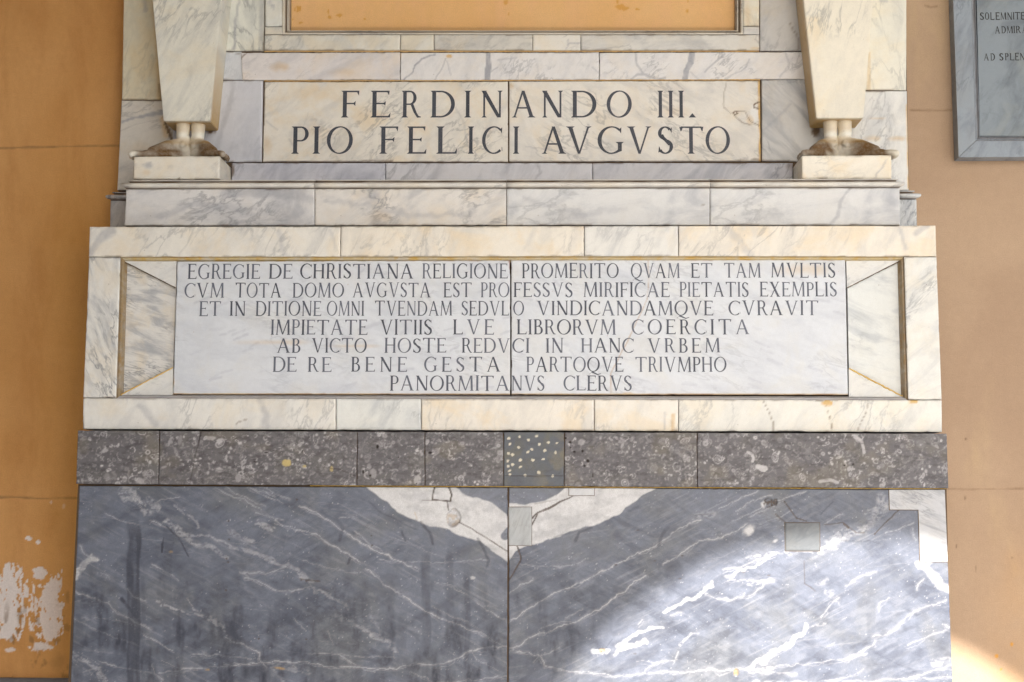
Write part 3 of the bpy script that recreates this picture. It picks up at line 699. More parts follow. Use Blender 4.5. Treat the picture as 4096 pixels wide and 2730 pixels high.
    K(C_((1390, 530), (1420, 450), (1460, 400)), 6, .5, 6); K(C_((760, 500), (790, 430), (880, 400)), 5, .6, 5); K(C_((1160, 270), (1230, 240)), 5, .4, 5)
    K(C_((1660, 310), (1800, 300)), 3, .3); K(C_((600, 470), (800, 420)), 3, .35)
    K(D_((540, 300), (640, 200)), 3, .5); K(D_((700, 500), (900, 500), (1000, 520)), 3, .4); K(C_((990, 1310), (1040, 1240)), 3, .5)
    blob(m, 1, PX, PY, 2695, 2285, 46, 52, .35, .3, seed=3, wob=.15); blob(m, 1, PX, PY, 2680, 2350, 36, 50, .3, .5, seed=6, wob=.2)
    blob(m, 1, PX, PY, 3000, 2700, 14, 60, .3, .9, seed=9)
    for x0_, x1_, y0_, a in ((2110, 2150, 2330, .22), (2420, 2450, 2390, .2), (2240, 2270, 2260, .18), (2560, 2590, 2400, .2), (3470, 3500, 2330, .25), (2920, 2950, 2420, .2), (3230, 3260, 2400, .2)):
        v = a*ss(x0_-10, x0_+3, PX)*(1-ss(x1_-3, x1_+6, PX))*ss(y0_, y0_+120, PY)*np.clip(0.25+1.3*fbm(PX/18, PY/110, int(x0_), 4), 0, 1)
        m[..., 1] = np.maximum(m[..., 1], v)
    c = lambda pts, w=3, a=.9, wob=3: line(m, 3, PX, PY, pts, w, 2, a, wob, seed=int(pts[0][0]), breakup=.3)
    c(C_((430, 330), (470, 290), (560, 250), (650, 200), (740, 155)), 5); c(C_((430, 380), (470, 300)), 3.5); c(C_((320, 540), (345, 620), (340, 650), (290, 740), (250, 800)), 4)
    c(C_((245, 560), (247, 760)), 2, .6)
    c(D_((265, 200), (330, 290), (360, 330), (440, 350)), 3.5, .8); c(D_((200, 300), (240, 340), (270, 360)), 4, .7); c(D_((570, 375), (640, 370), (715, 365), (760, 400), (810, 435), (870, 435)), 3, .7)
    c(D_((1130, 265), (1080, 320), (1020, 370), (950, 450)), 4, .8); c(D_((720, 372), (755, 400)), 7, .9); c(D_((418, 650), (418, 820)), 2, .5, 1); c(D_((420, 820), (500, 880)), 3, .6)
    c([(2140, 2016), (2230, 1997)], 2, .4)
    for x, y in ((2552, 2122), (2728, 2224), (2462, 2261), (2620, 2244), (2720, 2316), (3075, 2302), (2540, 2617), (2975, 2290)):
        blob(m, 3, PX, PY, x, y, 7, 3, .7, .5, seed=int(x+y))
    dist_ = np.zeros_like(PX)
    v, dd = crater(PX, PY, 3075, 2014, 24, 20, 0.0045, 15); m[..., 3] = np.maximum(m[..., 3], v*0.9*ss(.35, .6, fbm(PX/7, PY/7, 2, 2))); dist_ += dd
    blob(m, 0, PX, PY, 3055, 2020, 14, 16, .8, .5, seed=6)
    v, dd = crater(PX, PY, 3102, 2008, 9, 16, 0.0045, 19); m[..., 3] = np.maximum(m[..., 3], v*0.7); dist_ += dd
    v, dd = crater(PX, PY, 2408, 2604, 16, 12, 0.005, 25); m[..., 2] = np.maximum(m[..., 2], v*0.5); dist_ += dd
    blob(m, 0, PX, PY, 2385, 2606, 16, 9, .95, .4, seed=7)
    v, dd = crater(PX, PY, 2945, 2690, 12, 16, 0.004, 27); m[..., 2] = np.maximum(m[..., 2], v*0.6); dist_ += dd
    return dist_

ped = thing('marble_pedestal', 'blue grey bookmatched marble pedestal with a white V vein, under the fossil stone band', 'pedestal',
            (0.0, -0.36, 0.0))
_, zb_ = W(2000, 2790, D_TAB); vb_l = None
backing(ped, [(312, 1938), (3786, 1952), (3832, 3900), (215, 3900)], D_TAB-0.006, thick=0.32)
yb = 2800
s = slab('marble_slab', [(317, 1943), (2032, 1950), (2029, yb), (278, yb)], D_TAB, m_dark, ped, step=0.0029, paint=paint_left, seed=1, rough=0.0012,
         label='left dark marble slab with diagonal white veins', vbot=2.55, depth=0.05, chip=0.002)
s = slab('marble_slab', [(2035, 1950), (3781, 1959), (3815, yb), (2033, yb)], D_TAB, m_dark_r, ped, step=0.0029, paint=paint_right, seed=2, rough=0.0012,
         label='right dark marble slab, sunlit at its lower right', vbot=2.55, depth=0.05, chip=0.002)
m_patch = stone('grey_patch_marble', (0.42, 0.44, 0.46), (0.30, 0.31, 0.33), (0.46, 0.45, 0.42), ang=70, stretch=4, vein=0.5, cloud=0.9, warmth=.2, scale=8, seed=3)
m_patch2 = stone('white_patch_marble', (0.60, 0.61, 0.64), (0.42, 0.43, 0.47), (0.55, 0.53, 0.5), ang=50, stretch=4, vein=0.5, cloud=0.6, warmth=.2, scale=6, seed=9)
m_patch3 = stone('grey_patch_stone', (0.150, 0.163, 0.180), (0.10, 0.11, 0.125), (0.165, 0.168, 0.165), vein=0.2, cloud=0.7, scale=12, seed=6)
for q, mt, lb in (([(2034, 2029), (2127, 2029), (2127, 2184), (2034, 2183)], m_patch, 'upright pale grey repair piece beside the centre joint'),
                  ([(3139, 2092), (3279, 2092), (3280, 2205), (3141, 2205)], m_patch3, 'square mid grey repair piece'),
                  ([(2275, 1953), (2377, 1953), (2377, 1983), (2275, 1983)], m_patch2, 'small white repair piece under the fossil band')):
    j = prism('repair_joint', [(q[0][0]-1.4, q[0][1]-1.4), (q[1][0]+1.4, q[1][1]-1.4), (q[2][0]+1.4, q[2][1]+1.4), (q[3][0]-1.4, q[3][1]+1.4)], D_TAB+0.0007, m_mortar_and_shade, ped, depth=0.01, bev=0.0002)
    slab('repair_piece', q, D_TAB+0.0012, mt, ped, depth=0.008, gap=0.0002, bev=0.0006, seed=int(q[0][0]) % 50, label=lb)
Lp = [(3557, 1960), (3779, 1960), (3791, 2247), (3681, 2247), (3674, 2040), (3559, 2039)]
prism('repair_joint', [(3554, 1960), (3782, 1960), (3792, 2250), (3678, 2250), (3671, 2043), (3556, 2042)], D_TAB+0.0007, m_mortar_and_shade, ped, depth=0.01, bev=0.0002)
prism('repair_piece', Lp, D_TAB+0.0013, stone('pale_veined_marble', (0.50, 0.51, 0.54), (0.33, 0.34, 0.38), (0.50, 0.47, 0.42), ang=-25, stretch=6, vein=0.7, cloud=0.9, warmth=.25, scale=9, seed=13),
      ped, depth=0.01, bev=0.0008, label='L shaped pale marble repair piece at the upper right corner')

# ------------------------------------------------------------------ fossil limestone band
D_BAND = 0.378
band = thing('fossil_stone_band', 'dark grey band of seven limestone blocks full of shell fossils above the pedestal', 'stone band', (0, -D_BAND, 1.6))
def fossils(seed, x0, x1, dens=1.0, y0=1722, y1=1955):
    rnd = random.Random(seed)
    n = int((x1-x0)*0.46*dens)
    items = []
    for i in range(n):
        r = rnd.choice((3, 4, 5, 6, 8, 10, 12)) if rnd.random() < .90 else rnd.uniform(15, 24)
        items.append((rnd.uniform(x0, x1), y0+(y1-y0)*rnd.random()**0.9, r, r*rnd.uniform(.3, .9), rnd.uniform(0, 180), rnd.random(), rnd.uniform(0, 6.3), rnd.uniform(1.6, 6.0)))
    amp = [float(np.clip(-.15+2.1*vnoise(np.array([i_[0]/70]), np.array([i_[1]/45]), seed)[0], .22, 1.15)) for i_ in items]
    def paint(PX, PY, m):
        for k, (cx_, cy_, rx, ry, an, kind, ph, arc) in enumerate(items):
            R_ = rx+6
            c0 = np.searchsorted(PX[0], cx_-R_); c1 = np.searchsorted(PX[0], cx_+R_)
            r0 = np.searchsorted(PY[:, 0], cy_-R_-4); r1 = np.searchsorted(PY[:, 0], cy_+R_+4)
            if c1-c0 < 1 or r1-r0 < 1: continue
            x = PX[r0:r1, c0:c1]-cx_; y = PY[r0:r1, c0:c1]-cy_
            ca, sa = math.cos(math.radians(an)), math.sin(math.radians(an))
            a = x*ca+y*sa; b = -x*sa+y*ca
            ry_ = max(ry, 3)
            r = np.hypot(a/rx, b/ry_)+0.22*(vnoise(x/4+k, y/4, k)-.5)
            th = (np.arctan2(b, a)+ph) % 6.283
            w_ = 2.6/rx
            if kind < .62: v = np.exp(-((r-.85)/w_)**2)*(th < arc)*.75
            elif kind < .74: v = (1-ss(.6, 1, r))*.5+np.exp(-((r-.85)/w_)**2)*.3
            else: v = (np.exp(-((r-.85)/w_)**2)+np.exp(-((r-.4)/w_)**2)*.8)*.6
            m[r0:r1, c0:c1, 0] = np.maximum(m[r0:r1, c0:c1, 0], v*(.40+.75*((k*37 % 11)/10))*amp[k])
        n1 = fbm(PX/9, PY/7, seed, 4); m[..., 0] = np.maximum(m[..., 0], .28*ss(.64, .74, n1))
        m[..., 1] = np.maximum(m[..., 1], .45*ss(.55, .72, fbm(PX/26, PY/12, seed+3, 4)))
        m[..., 2] = np.maximum(m[..., 2], .07*ss(.60, .75, fbm(PX/120, PY/100, seed+5, 3)))
        return extra(PX, PY, m, seed)
    return paint
def extra(PX, PY, m, seed):
    blob(m, 2, PX, PY, 1147, 1853, 19, 15, .95, .3, seed=2); blob(m, 2, PX, PY, 1218, 1866, 9, 6, .8, .3); blob(m, 2, PX, PY, 1326, 1876, 8, 12, .7, .4)
    blob(m, 0, PX, PY, 3047, 1873, 27, 14, .95, .2, ang=15, seed=5, wob=.3); blob(m, 0, PX, PY, 878, 1882, 20, 13, .7, .4, seed=6)
    blob(m, 0, PX, PY, 878, 1766, 15, 13, .8, .3, seed=7); blob(m, 0, PX, PY, 840, 1754, 26, 9, .6, .4, seed=8)
    blob(m, 0, PX, PY, 420, 1803, 16, 9, .6, .4, ang=-20)
    line(m, 0, PX, PY, [(2990, 1810), (3008, 1818), (3014, 1835), (3010, 1846)], 8, 3, .9, 2)
    line(m, 0, PX, PY, [(3420, 1748), (3448, 1765), (3452, 1785), (3456, 1812)], 8, 3, .8, 2); line(m, 0, PX, PY, [(3280, 1925), (3320, 1920), (3350, 1930)], 10, 4, .7, 3)
    c = lambda pts, w, a=.9: line(m, 3, PX, PY, pts, w, 2, a, 3, seed=int(pts[0][0]), breakup=.3)
    c([(803, 1724), (798, 1750), (792, 1778)], 4); c([(795, 1778), (775, 1850), (759, 1938)], 2, .5); c([(1290, 1870), (1360, 1880), (1422, 1905)], 2, .6)
    for x, y, rx, ry in ((1509, 1788, 6, 10), (1720, 1811, 9, 5), (1452, 1888, 4, 8), (1480, 1903, 5, 5), (2330, 1805, 5, 7), (2351, 1844, 7, 8), (2338, 1864, 5, 5), (2280, 1769, 6, 5), (2281, 1792, 4, 4),
                         (2297, 1808, 5, 4), (2262, 1753, 5, 5), (1065, 1812, 10, 2.5), (1020, 1847, 9, 2.5), (3378, 1862, 5, 4), (3413, 1858, 5, 4), (2371, 1903, 2, 9), (1593, 1831, 3, 3), (1666, 1935, 3, 3), (1210, 1805, 3, 7)):
        blob(m, 3, PX, PY, x, y, rx, ry, 1, .4, seed=int(x), wob=.25)
    return 0.004*np.clip(m[..., 3]-.5, 0, 1)
def spots(PX, PY, m):
    rnd = random.Random(3)
    for x, y in ((1880, 212), (1955, 237), (2025, 205), (1788, 225), (1795, 273), (1870, 300), (2047, 274), (2125, 257), (2197, 262), (1785, 352), (1818, 362), (1948, 341), (1984, 318), (2093, 328), (2187, 346),
                 (1778, 415), (1885, 408), (1990, 408), (2082, 402), (1818, 446), (1887, 468), (1780, 462), (2043, 516), (1928, 541), (2163, 546), (1795, 533), (1793, 500)):
        px_s = 1200+x/2.139; py_s = 1650+y/2.139
        blob(m, 0, PX, PY, px_s, py_s, rnd.uniform(5, 8), rnd.uniform(4, 7), .95, .25, ang=rnd.uniform(0, 180), seed=int(x), wob=.4, nf=6)
    m[..., 2] = np.maximum(m[..., 2], .18*ss(.5, .7, fbm(PX/70, PY/60, 5, 4))*ss(2080, 2200, PX))
    line(m, 1, PX, PY, [(2020, 1903), (2140, 1906), (2250, 1904)], 3, 2, .7, 2)
bt = lambda x: 1722+(x-310)*12/3478; bb = lambda x: 1938+(x-303)*17/3492
bj = [(310, 303), (638, 634), (1429, 1427), (1699, 1700), (2014, 2014), (2258, 2256), (2788, 2789), (3788, 3795)]
backing(band, [(314, 1726), (3784, 1738), (3790, 1951), (308, 1935)], D_BAND-0.006, thick=0.35)
for i in range(7):
    (a0, a1), (b0, b1) = bj[i], bj[i+1]
    mt = m_foss_b if i == 4 else m_foss
    slab('limestone_block', [(a0, bt(a0)), (b0, bt(b0)), (b1, bb(b1)), (a1, bb(a1))], D_BAND, mt, band, depth=0.3 if i in (0, 6) else 0.05, step=0.0027,
         paint=spots if i == 4 else fossils(10+i, a0-10, b0+10, (1.1, 1.15, .9, 1.0, 1, 1.0, 1.0)[i]), seed=20+i, rough=0.001, chip=0.002,
         label=('leftmost block', 'long block with a round yellow fossil', 'block with a black edged shell', 'block left of the spotted one', 'bluish block sprinkled with cream spots',
                'block with black pits at its left end', 'longest block, at the right end')[i])

# ------------------------------------------------------------------ glyphs
ST, TH = 0.135, 0.055
def poly_arc(cx, cz, rx, rz, a0, a1, wmax, wmin, rot=0.0, n=22):
    """a stroke along an ellipse, thick at the sides and thin at top and bottom"""
    out = []
    P = []
    for i in range(n+1):
        a = a0+(a1-a0)*i/n
        w = wmin+(wmax-wmin)*abs(math.cos(a+rot))**1.3
        P.append(((cx+rx*math.cos(a), cz+rz*math.sin(a)), (cx+(rx-w)*math.cos(a), cz+(rz-w*0.9)*math.sin(a))))
    for i in range(n): out.append([P[i][0], P[i+1][0], P[i+1][1], P[i][1]])
    return out
def stem(x, w=ST, z0=0.0, z1=1.0, serif=(True, True), x2=None, sw=0.065):
    x2 = x if x2 is None else x2
    o = [[(x2, z0), (x2+w, z0), (x+w, z1), (x, z1)]]
    if serif[0]: o.append([(x2-sw, z0), (x2+w+sw, z0), (x2+w+.004, z0+.055), (x2-.004, z0+.055)])
    if serif[1]: o.append([(x-.004, z1-.055), (x+w+.004, z1-.055), (x+w+sw, z1), (x-sw, z1)])
    return o
def bar(x0, x1, z, t=TH, tip=None, up=0, dn=0):
    o = [[(x0, z-t/2), (x1, z-t/2), (x1, z+t/2), (x0, z+t/2)]]
    if tip: o.append([(x1-tip*.55, z-t/2 if not dn else z), (x1+tip*.25, z-t/2-dn), (x1+tip*.25+.015, z+t/2+up), (x1-tip*.55, z+t/2 if not up else z)])
    return o
def glyph(ch):
    k = ch
    if k == 'I': return stem(.065), .265
    if k == 'E': return stem(.06)+bar(.18, .58, .972, TH, .1, 0, .12)+bar(.18, .46, .52, TH*.9, .1, .06, .06)+bar(.18, .62, .028, TH, .1, .13, 0), .66
    if k == 'F': return stem(.06)+bar(.18, .58, .972, TH, .1, 0, .13)+bar(.18, .46, .52, TH*.9, .1, .07, .07), .61
    if k == 'L': return stem(.06)+bar(.18, .62, .028, TH, .1, .15, 0), .66
    if k == 'T': return stem(.36)+bar(.06, .82, .972, TH)+[[(.05, .82), (.08, .83), (.13, .95), (.0, 1.0)], [(.77, .95), (.82, .83), (.85, .82), (.88, 1.0)]], .88
    if k == 'H': return stem(.06)+stem(.62)+bar(.18, .64, .52), .82
    if k == 'N': return stem(.09, .07)+stem(.69, .07, 0, 1, (False, True))+[[(.62, .0), (.76, .0), (.19, 1.0), (.02, 1.0)]], .84
    if k == 'M': return stem(.13, .065, 0, 1, (True, False), x2=.06)+stem(.83, ST, 0, 1, (True, False), x2=.86)+[[(.47, 0.02), (.54, 0.02), (.25, 1.0), (.08, 1.0)], [(.47, 0.02), (.54, .02), (.90, 1.0), (.83, 1.0)]], 1.05
    if k == 'A': return [[(.40, 1.0), (.47, 1.0), (.14, 0), (.07, 0)], [(.38, 1.0), (.50, 1.0), (.86, 0), (.71, 0)], [(.22, .33), (.66, .33), (.64, .385), (.24, .385)],
                         [(0, 0), (.22, 0), (.14, .05), (.085, .05)], [(.62, 0), (.94, 0), (.85, .055), (.70, .055)]], .93
    if k == 'V': return [[(.08, 1.0), (.23, 1.0), (.52, 0), (.43, 0)], [(.77, 1.0), (.84, 1.0), (.51, 0), (.45, 0)],
                         [(.0, 1.0), (.32, 1.0), (.235, .945), (.09, .945)], [(.69, 1.0), (.92, 1.0), (.84, .95), (.78, .95)]], .92
    if k == 'X': return [[(.08, 1.0), (.25, 1.0), (.78, 0), (.61, 0)], [(.66, 1.0), (.73, 1.0), (.16, 0), (.09, 0)], [(.0, 1.0), (.33, 1.0), (.25, .945), (.09, .945)], [(.58, 1.0), (.81, 1.0), (.73, .95), (.66, .95)],
                         [(.52, 0), (.86, 0), (.77, .055), (.62, .055)], [(.0, 0), (.24, 0), (.17, .05), (.10, .05)]], .86
    if k == 'O': return poly_arc(.47, .5, .47, .51, 0, 2*math.pi, ST*1.0, TH*.8, .15, 36), .94
    if k == 'Q': return poly_arc(.47, .5, .47, .51, 0, 2*math.pi, ST*1.0, TH*.8, .15, 36)+[[(.30, -.06), (.38, .03), (.55, -.05), (.50, -.13)], [(.50, -.13), (.55, -.05), (.80, -.17), (.78, -.24)], [(.78, -.24), (.80, -.17), (1.0, -.12), (1.05, -.15)], [(.16, -.18), (.20, -.18), (.38, .02), (.30, -.06)]], .94
    if k == 'C': return poly_arc(.47, .5, .47, .51, math.radians(52), math.radians(308), ST, TH*.9, .1, 28)+[[(.70, .88), (.76, .93), (.80, .97), (.79, .74)], [(.79, .10), (.78, .24), (.80, .24), (.81, .10)]], .80
    if k == 'G': return poly_arc(.47, .5, .47, .51, math.radians(52), math.radians(305), ST, TH*.9, .1, 28)+[[(.68, .05), (.81, .10), (.81, .40), (.68, .40)], [(.60, .43), (.88, .43), (.81, .37), (.68, .37)], [(.70, .88), (.76, .93), (.80, .97), (.79, .74)]], .88
    if k == 'D': return stem(.06)+[[(.19, .945), (.36, .945), (.36, 1.0), (.19, 1.0)], [(.19, 0), (.36, 0), (.36, .055), (.19, .055)]]+poly_arc(.36, .5, .50, .5, -math.pi/2, math.pi/2, ST, TH, 0, 22), .86
    if k == 'P': return stem(.06)+[[(.19, .945), (.32, .945), (.32, 1.0), (.19, 1.0)], [(.19, .45), (.32, .45), (.32, .50), (.19, .50)]]+poly_arc(.32, .725, .26, .275, -math.pi/2, math.pi/2, ST*.9, TH, 0, 16), .58
    if k == 'B': return stem(.06)+[[(.19, .945), (.30, .945), (.30, 1.0), (.19, 1.0)], [(.19, .51), (.32, .51), (.32, .555), (.19, .555)], [(.19, 0), (.33, 0), (.33, .055), (.19, .055)]]+poly_arc(.30, .765, .23, .235, -math.pi/2, math.pi/2, ST*.9, TH, 0, 14)+poly_arc(.33, .277, .28, .277, -math.pi/2, math.pi/2, ST, TH, 0, 16), .62
    if k == 'R': return stem(.06)+[[(.19, .945), (.32, .945), (.32, 1.0), (.19, 1.0)], [(.19, .47), (.34, .47), (.34, .52), (.19, .52)]]+poly_arc(.32, .735, .25, .265, -math.pi/2, math.pi/2, ST*.9, TH, 0, 16)+[[(.34, .49), (.45, .50), (.58, .18), (.47, .18)], [(.47, .18), (.58, .18), (.65, .06), (.60, -.01)], [(.60, -.01), (.65, .06), (.74, .03), (.74, 0)]], .72
    if k == 'S': return poly_arc(.28, .755, .26, .25, math.radians(38), math.radians(250), ST*.95, TH, 0, 16)+poly_arc(.28, .26, .28, .27, math.radians(-145), math.radians(72), ST*.95, TH, 0, 16)+[[(.19, .52), (.24, .63), (.40, .47), (.33, .40)], [(.08, .66), (.20, .72), (.30, .53), (.20, .50)], [(.30, .53), (.22, .50), (.40, .30), (.52, .38)],
                         [(.44, .88), (.49, .93), (.52, .97), (.51, .76)], [(.03, .04), (.05, .26), (.07, .26), (.13, .10)]], .57
    if k == '.': return [[(0, 0), (.26, 0), (.13, .17)]], .26
    raise KeyError(k)
GM = {}
def glyph_mesh(ch, mat, w, h):
    key = (ch, mat.name, round(w, 4), round(h, 4))
    if key in GM: return GM[key]
    polys, adv = glyph(ch)
    sx = w/adv
    bm = bmesh.new()
    for i, p in enumerate(polys):
        y = -0.0007-0.00003*(i % 9)
        ring = [(a*sx-w/2, b*h) for a, b in p]
        area = sum(ring[j][0]*ring[(j+1) % len(ring)][1]-ring[(j+1) % len(ring)][0]*ring[j][1] for j in range(len(ring)))
        if area < 0: ring = ring[::-1]
        fv = [bm.verts.new((a, y, b)) for a, b in ring]; bv = [bm.verts.new((a, 0.002, b)) for a, b in ring]
        bm.faces.new(fv)
        for j in range(len(ring)): bm.faces.new((fv[j], bv[j], bv[(j+1) % len(ring)], fv[(j+1) % len(ring)]))
    me = bpy.data.meshes.new('letter'); bm.to_mesh(me); bm.free(); me.materials.append(mat)
    GM[key] = me
    return me
lr = random.Random(5)
def letter(ch, x0, x1, yt, ybm, d, mat, parent, jit=0.0):
    (X0, Z0), (X1, Z1) = W(x0, ybm, d), W(x1, ybm, d); _, ZT = W((x0+x1)/2, yt, d)
    w = float(X1-X0); h = float(ZT-Z0)
    o = linked('letter', glyph_mesh(ch, mat, w, h) if jit == 0 else glyph_mesh(ch, mat, round(w/0.0008)*0.0008, round(h/0.001)*0.001), parent, None, (float(X0+X1)/2, -d, float(Z0)))
    if jit: o.rotation_euler = (0, lr.uniform(-jit, jit), 0)
    return o
def word(txt, x0, x1, yt, ybm, d, mat, parent, jit=0.012):
    adv = [glyph(c)[1] for c in txt]
    n = len(txt); tot = sum(adv); H = (ybm-yt)
    # natural width with letter gaps, compressed or spread to the measured span
    gap = 0.10*H; nat = tot*H+gap*(n-1)
    if n > 1:
        L_ = x1-x0
        s_ = min(1.0, max(0.74, L_/nat))
        g_ = (L_-tot*H*s_)/(n-1)
    else: s_ = (x1-x0)/(tot*H); g_ = 0
    x = x0
    for c, a in zip(txt, adv):
        w = a*H*s_
        letter(c, x, x+w, yt+lr.uniform(-1, 1), ybm+lr.uniform(-1, 1), d, mat, parent, jit)
        x += w+g_

def dirt_shade(me, gr):
    """dirt and shadow painted brown into the hollows of a moulded section (rows of len(gr) vertices)"""
    n = len(me.vertices); g_ = np.tile(np.array(gr), n//len(gr)+1)[:n]
    a = np.zeros((n, 4), np.float32); rn = np.repeat(np.random.RandomState(3).rand(n//len(gr)+1), len(gr))[:n]
    a[:, 3] = np.clip(g_*(.65+.5*rn), 0, 1)
    at = me.attributes.new('mask', 'FLOAT_COLOR', 'POINT'); at.data.foreach_set('color', a.ravel())
# ------------------------------------------------------------------ inscription tablet
tab = thing('inscription_tablet', 'long white marble tablet with seven lines of grey lead lettering in a moulded frame', 'tablet', (0, -D_TAB, 2.0))
def vein_paint(*ops):
    def paint(PX, PY, m):
        for o in ops:
            ch, kind = o[0], o[1]
            if kind == 'l': line(m, ch, PX, PY, *o[2:6], wob=o[6] if len(o) > 6 else 4, seed=int(o[2][0][0]) % 97, breakup=.35)
            else: blob(m, ch, PX, PY, *o[2:])
        # grime along the lower and upper edges, by patches
        h = PY.max()-PY.min()
        e = np.minimum(PY-PY.min(), PY.max()-PY)
        g_ = (1-ss(0, 7, e+10*(fbm(PX/30, PY/30, int(PX.min()) % 50, 3)-.35)))*ss(.42, .6, fbm(PX/45, PY*0, int(PX.min()) % 71, 3))
        m[..., 3] = np.maximum(m[..., 3], .55*g_)
    return paint
def row(quads, d, mats, parent, nm, paints=None, **k):
    for i, q in enumerate(quads):
        slab(nm, q, d, mats[i % len(mats)], parent, paint=(paints or {}).get(i, vein_paint()), seed=int(q[0][0]) % 89+i, **k)
TAB_B = D_TAB-0.045
backing(tab, [(362, 910), (3740, 906), (3764, 1729), (338, 1718)], D_TAB-0.052, thick=0.30)
tt = lambda x: 907-(x-358)*5/3385
wm1 = white(1.3, 60, .35, .35, .45, (1.02, 1.0, .97)); wm2 = white(4.1, 75, .3, .35, .65, (1.05, 1.0, .93)); wm3 = white(7.7, 60, .3, .5, .25); wm4 = white(9.2, 65, .35, .35, .6, (1.05, 1.0, .93))
row([[(358, tt(358)), (1363, tt(1363)), (1362, 1028), (354, 1029)], [(1363, tt(1363)), (2337, tt(2337)), (2337, 1026), (1362, 1028)],
     [(2337, tt(2337)), (2714, tt(2714)), (2714, 1026), (2337, 1026)], [(2714, tt(2714)), (3743, 902), (3747, 1028), (2714, 1026)]],
    D_TAB, [wm1, wm2, wm3, wm4], tab, 'frame_rail', {0: vein_paint((1, 'l', [(362, 1005), (400, 960), (450, 925)], 16, 16, .5, 14), (1, 'l', [(1115, 930), (1130, 1000), (1150, 1028)], 8, 14, .3, 10), (1, 'l', [(1320, 915), (1345, 1000)], 5, 8, .25, 10)),
     3: vein_paint((1, 'l', [(3600, 920), (3620, 990)], 6, 12, .4, 10), (1, 'l', [(3660, 935), (3710, 905)], 14, 12, .4, 8), (1, 'l', [(2900, 910), (2960, 960), (3000, 1020)], 10, 14, .3, 12))}, depth=0.3, chip=.0015)
row([[(310+45, 1029), (482, 1029), (465, 1593), (332, 1592)]], D_TAB, [white(2.9, 115, .8, .8, .35, (.98, .98, .98), 3.5, 7)], tab, 'frame_stile', depth=0.3, chip=.0015)
row([[(3616, 1028), (3747, 1028), (3768, 1601), (3632, 1600)]], D_TAB, [white(5.5, 40, .6, .4, .3, (.99, 1, 1.0), 3, 6)], tab, 'frame_stile', depth=0.3, chip=.0015)
bt2 = lambda x: 1593+(x-332)*8/3436; bb2 = lambda x: 1718+(x-332)*12.5/3436
bx = [332, 1344, 1685, 2377, 2714, 3768]
brw = [white(3.3, 70, .35, .35, .35), white(6.1, 60, .4, .55, .1, (.97, 1, 1.02)), white(8.8, 70, .3, .3, .6, (1.04, 1.0, .95)), white(2.1, 80, .3, .3, .5, (1.03, 1.0, .96)), white(1.1, 60, .35, .35, .35, (1.0, 1.0, .98))]
row([[(bx[i], bt2(bx[i])), (bx[i+1], bt2(bx[i+1])), (bx[i+1]+(1 if i == 4 else 0), bb2(bx[i+1])), (bx[i]-(2 if i == 0 else 0), bb2(bx[i]))] for i in range(5)], D_TAB, brw, tab, 'frame_rail',
    {0: vein_paint((3, 'l', [(945, 1700), (955, 1688), (985, 1678)], 3, 2, .6, 2), (1, 'l', [(560, 1620), (620, 1700)], 12, 16, .4, 12), (1, 'l', [(1040, 1600), (1070, 1660), (1060, 1715)], 8, 16, .4, 12)),
     3: vein_paint((2, 'l', [(2692, 1660), (2690, 1720)], 7, 5, .5, 2), (1, 'l', [(2661, 1650), (2655, 1720)], 3, 5, .4, 6)),
     4: vein_paint((3, 'l', [(3052, 1600), (3075, 1650), (3092, 1690), (3095, 1730)], 2.5, 2, .6, 3), (3, 'l', [(3305, 1625), (3320, 1680), (3330, 1730)], 2.5, 2, .7, 3), (3, 'l', [(3476, 1605), (3465, 1650), (3428, 1730)], 2.5, 2, .6, 3),
                   (2, 'b', 3310, 1612, 26, 14, .85, .3), (2, 'b', 3655, 1606, 22, 10, .85, .3), (3, 'l', [(3270, 1602), (3290, 1606)], 5, 3, .7))}, depth=0.3, chip=.002)
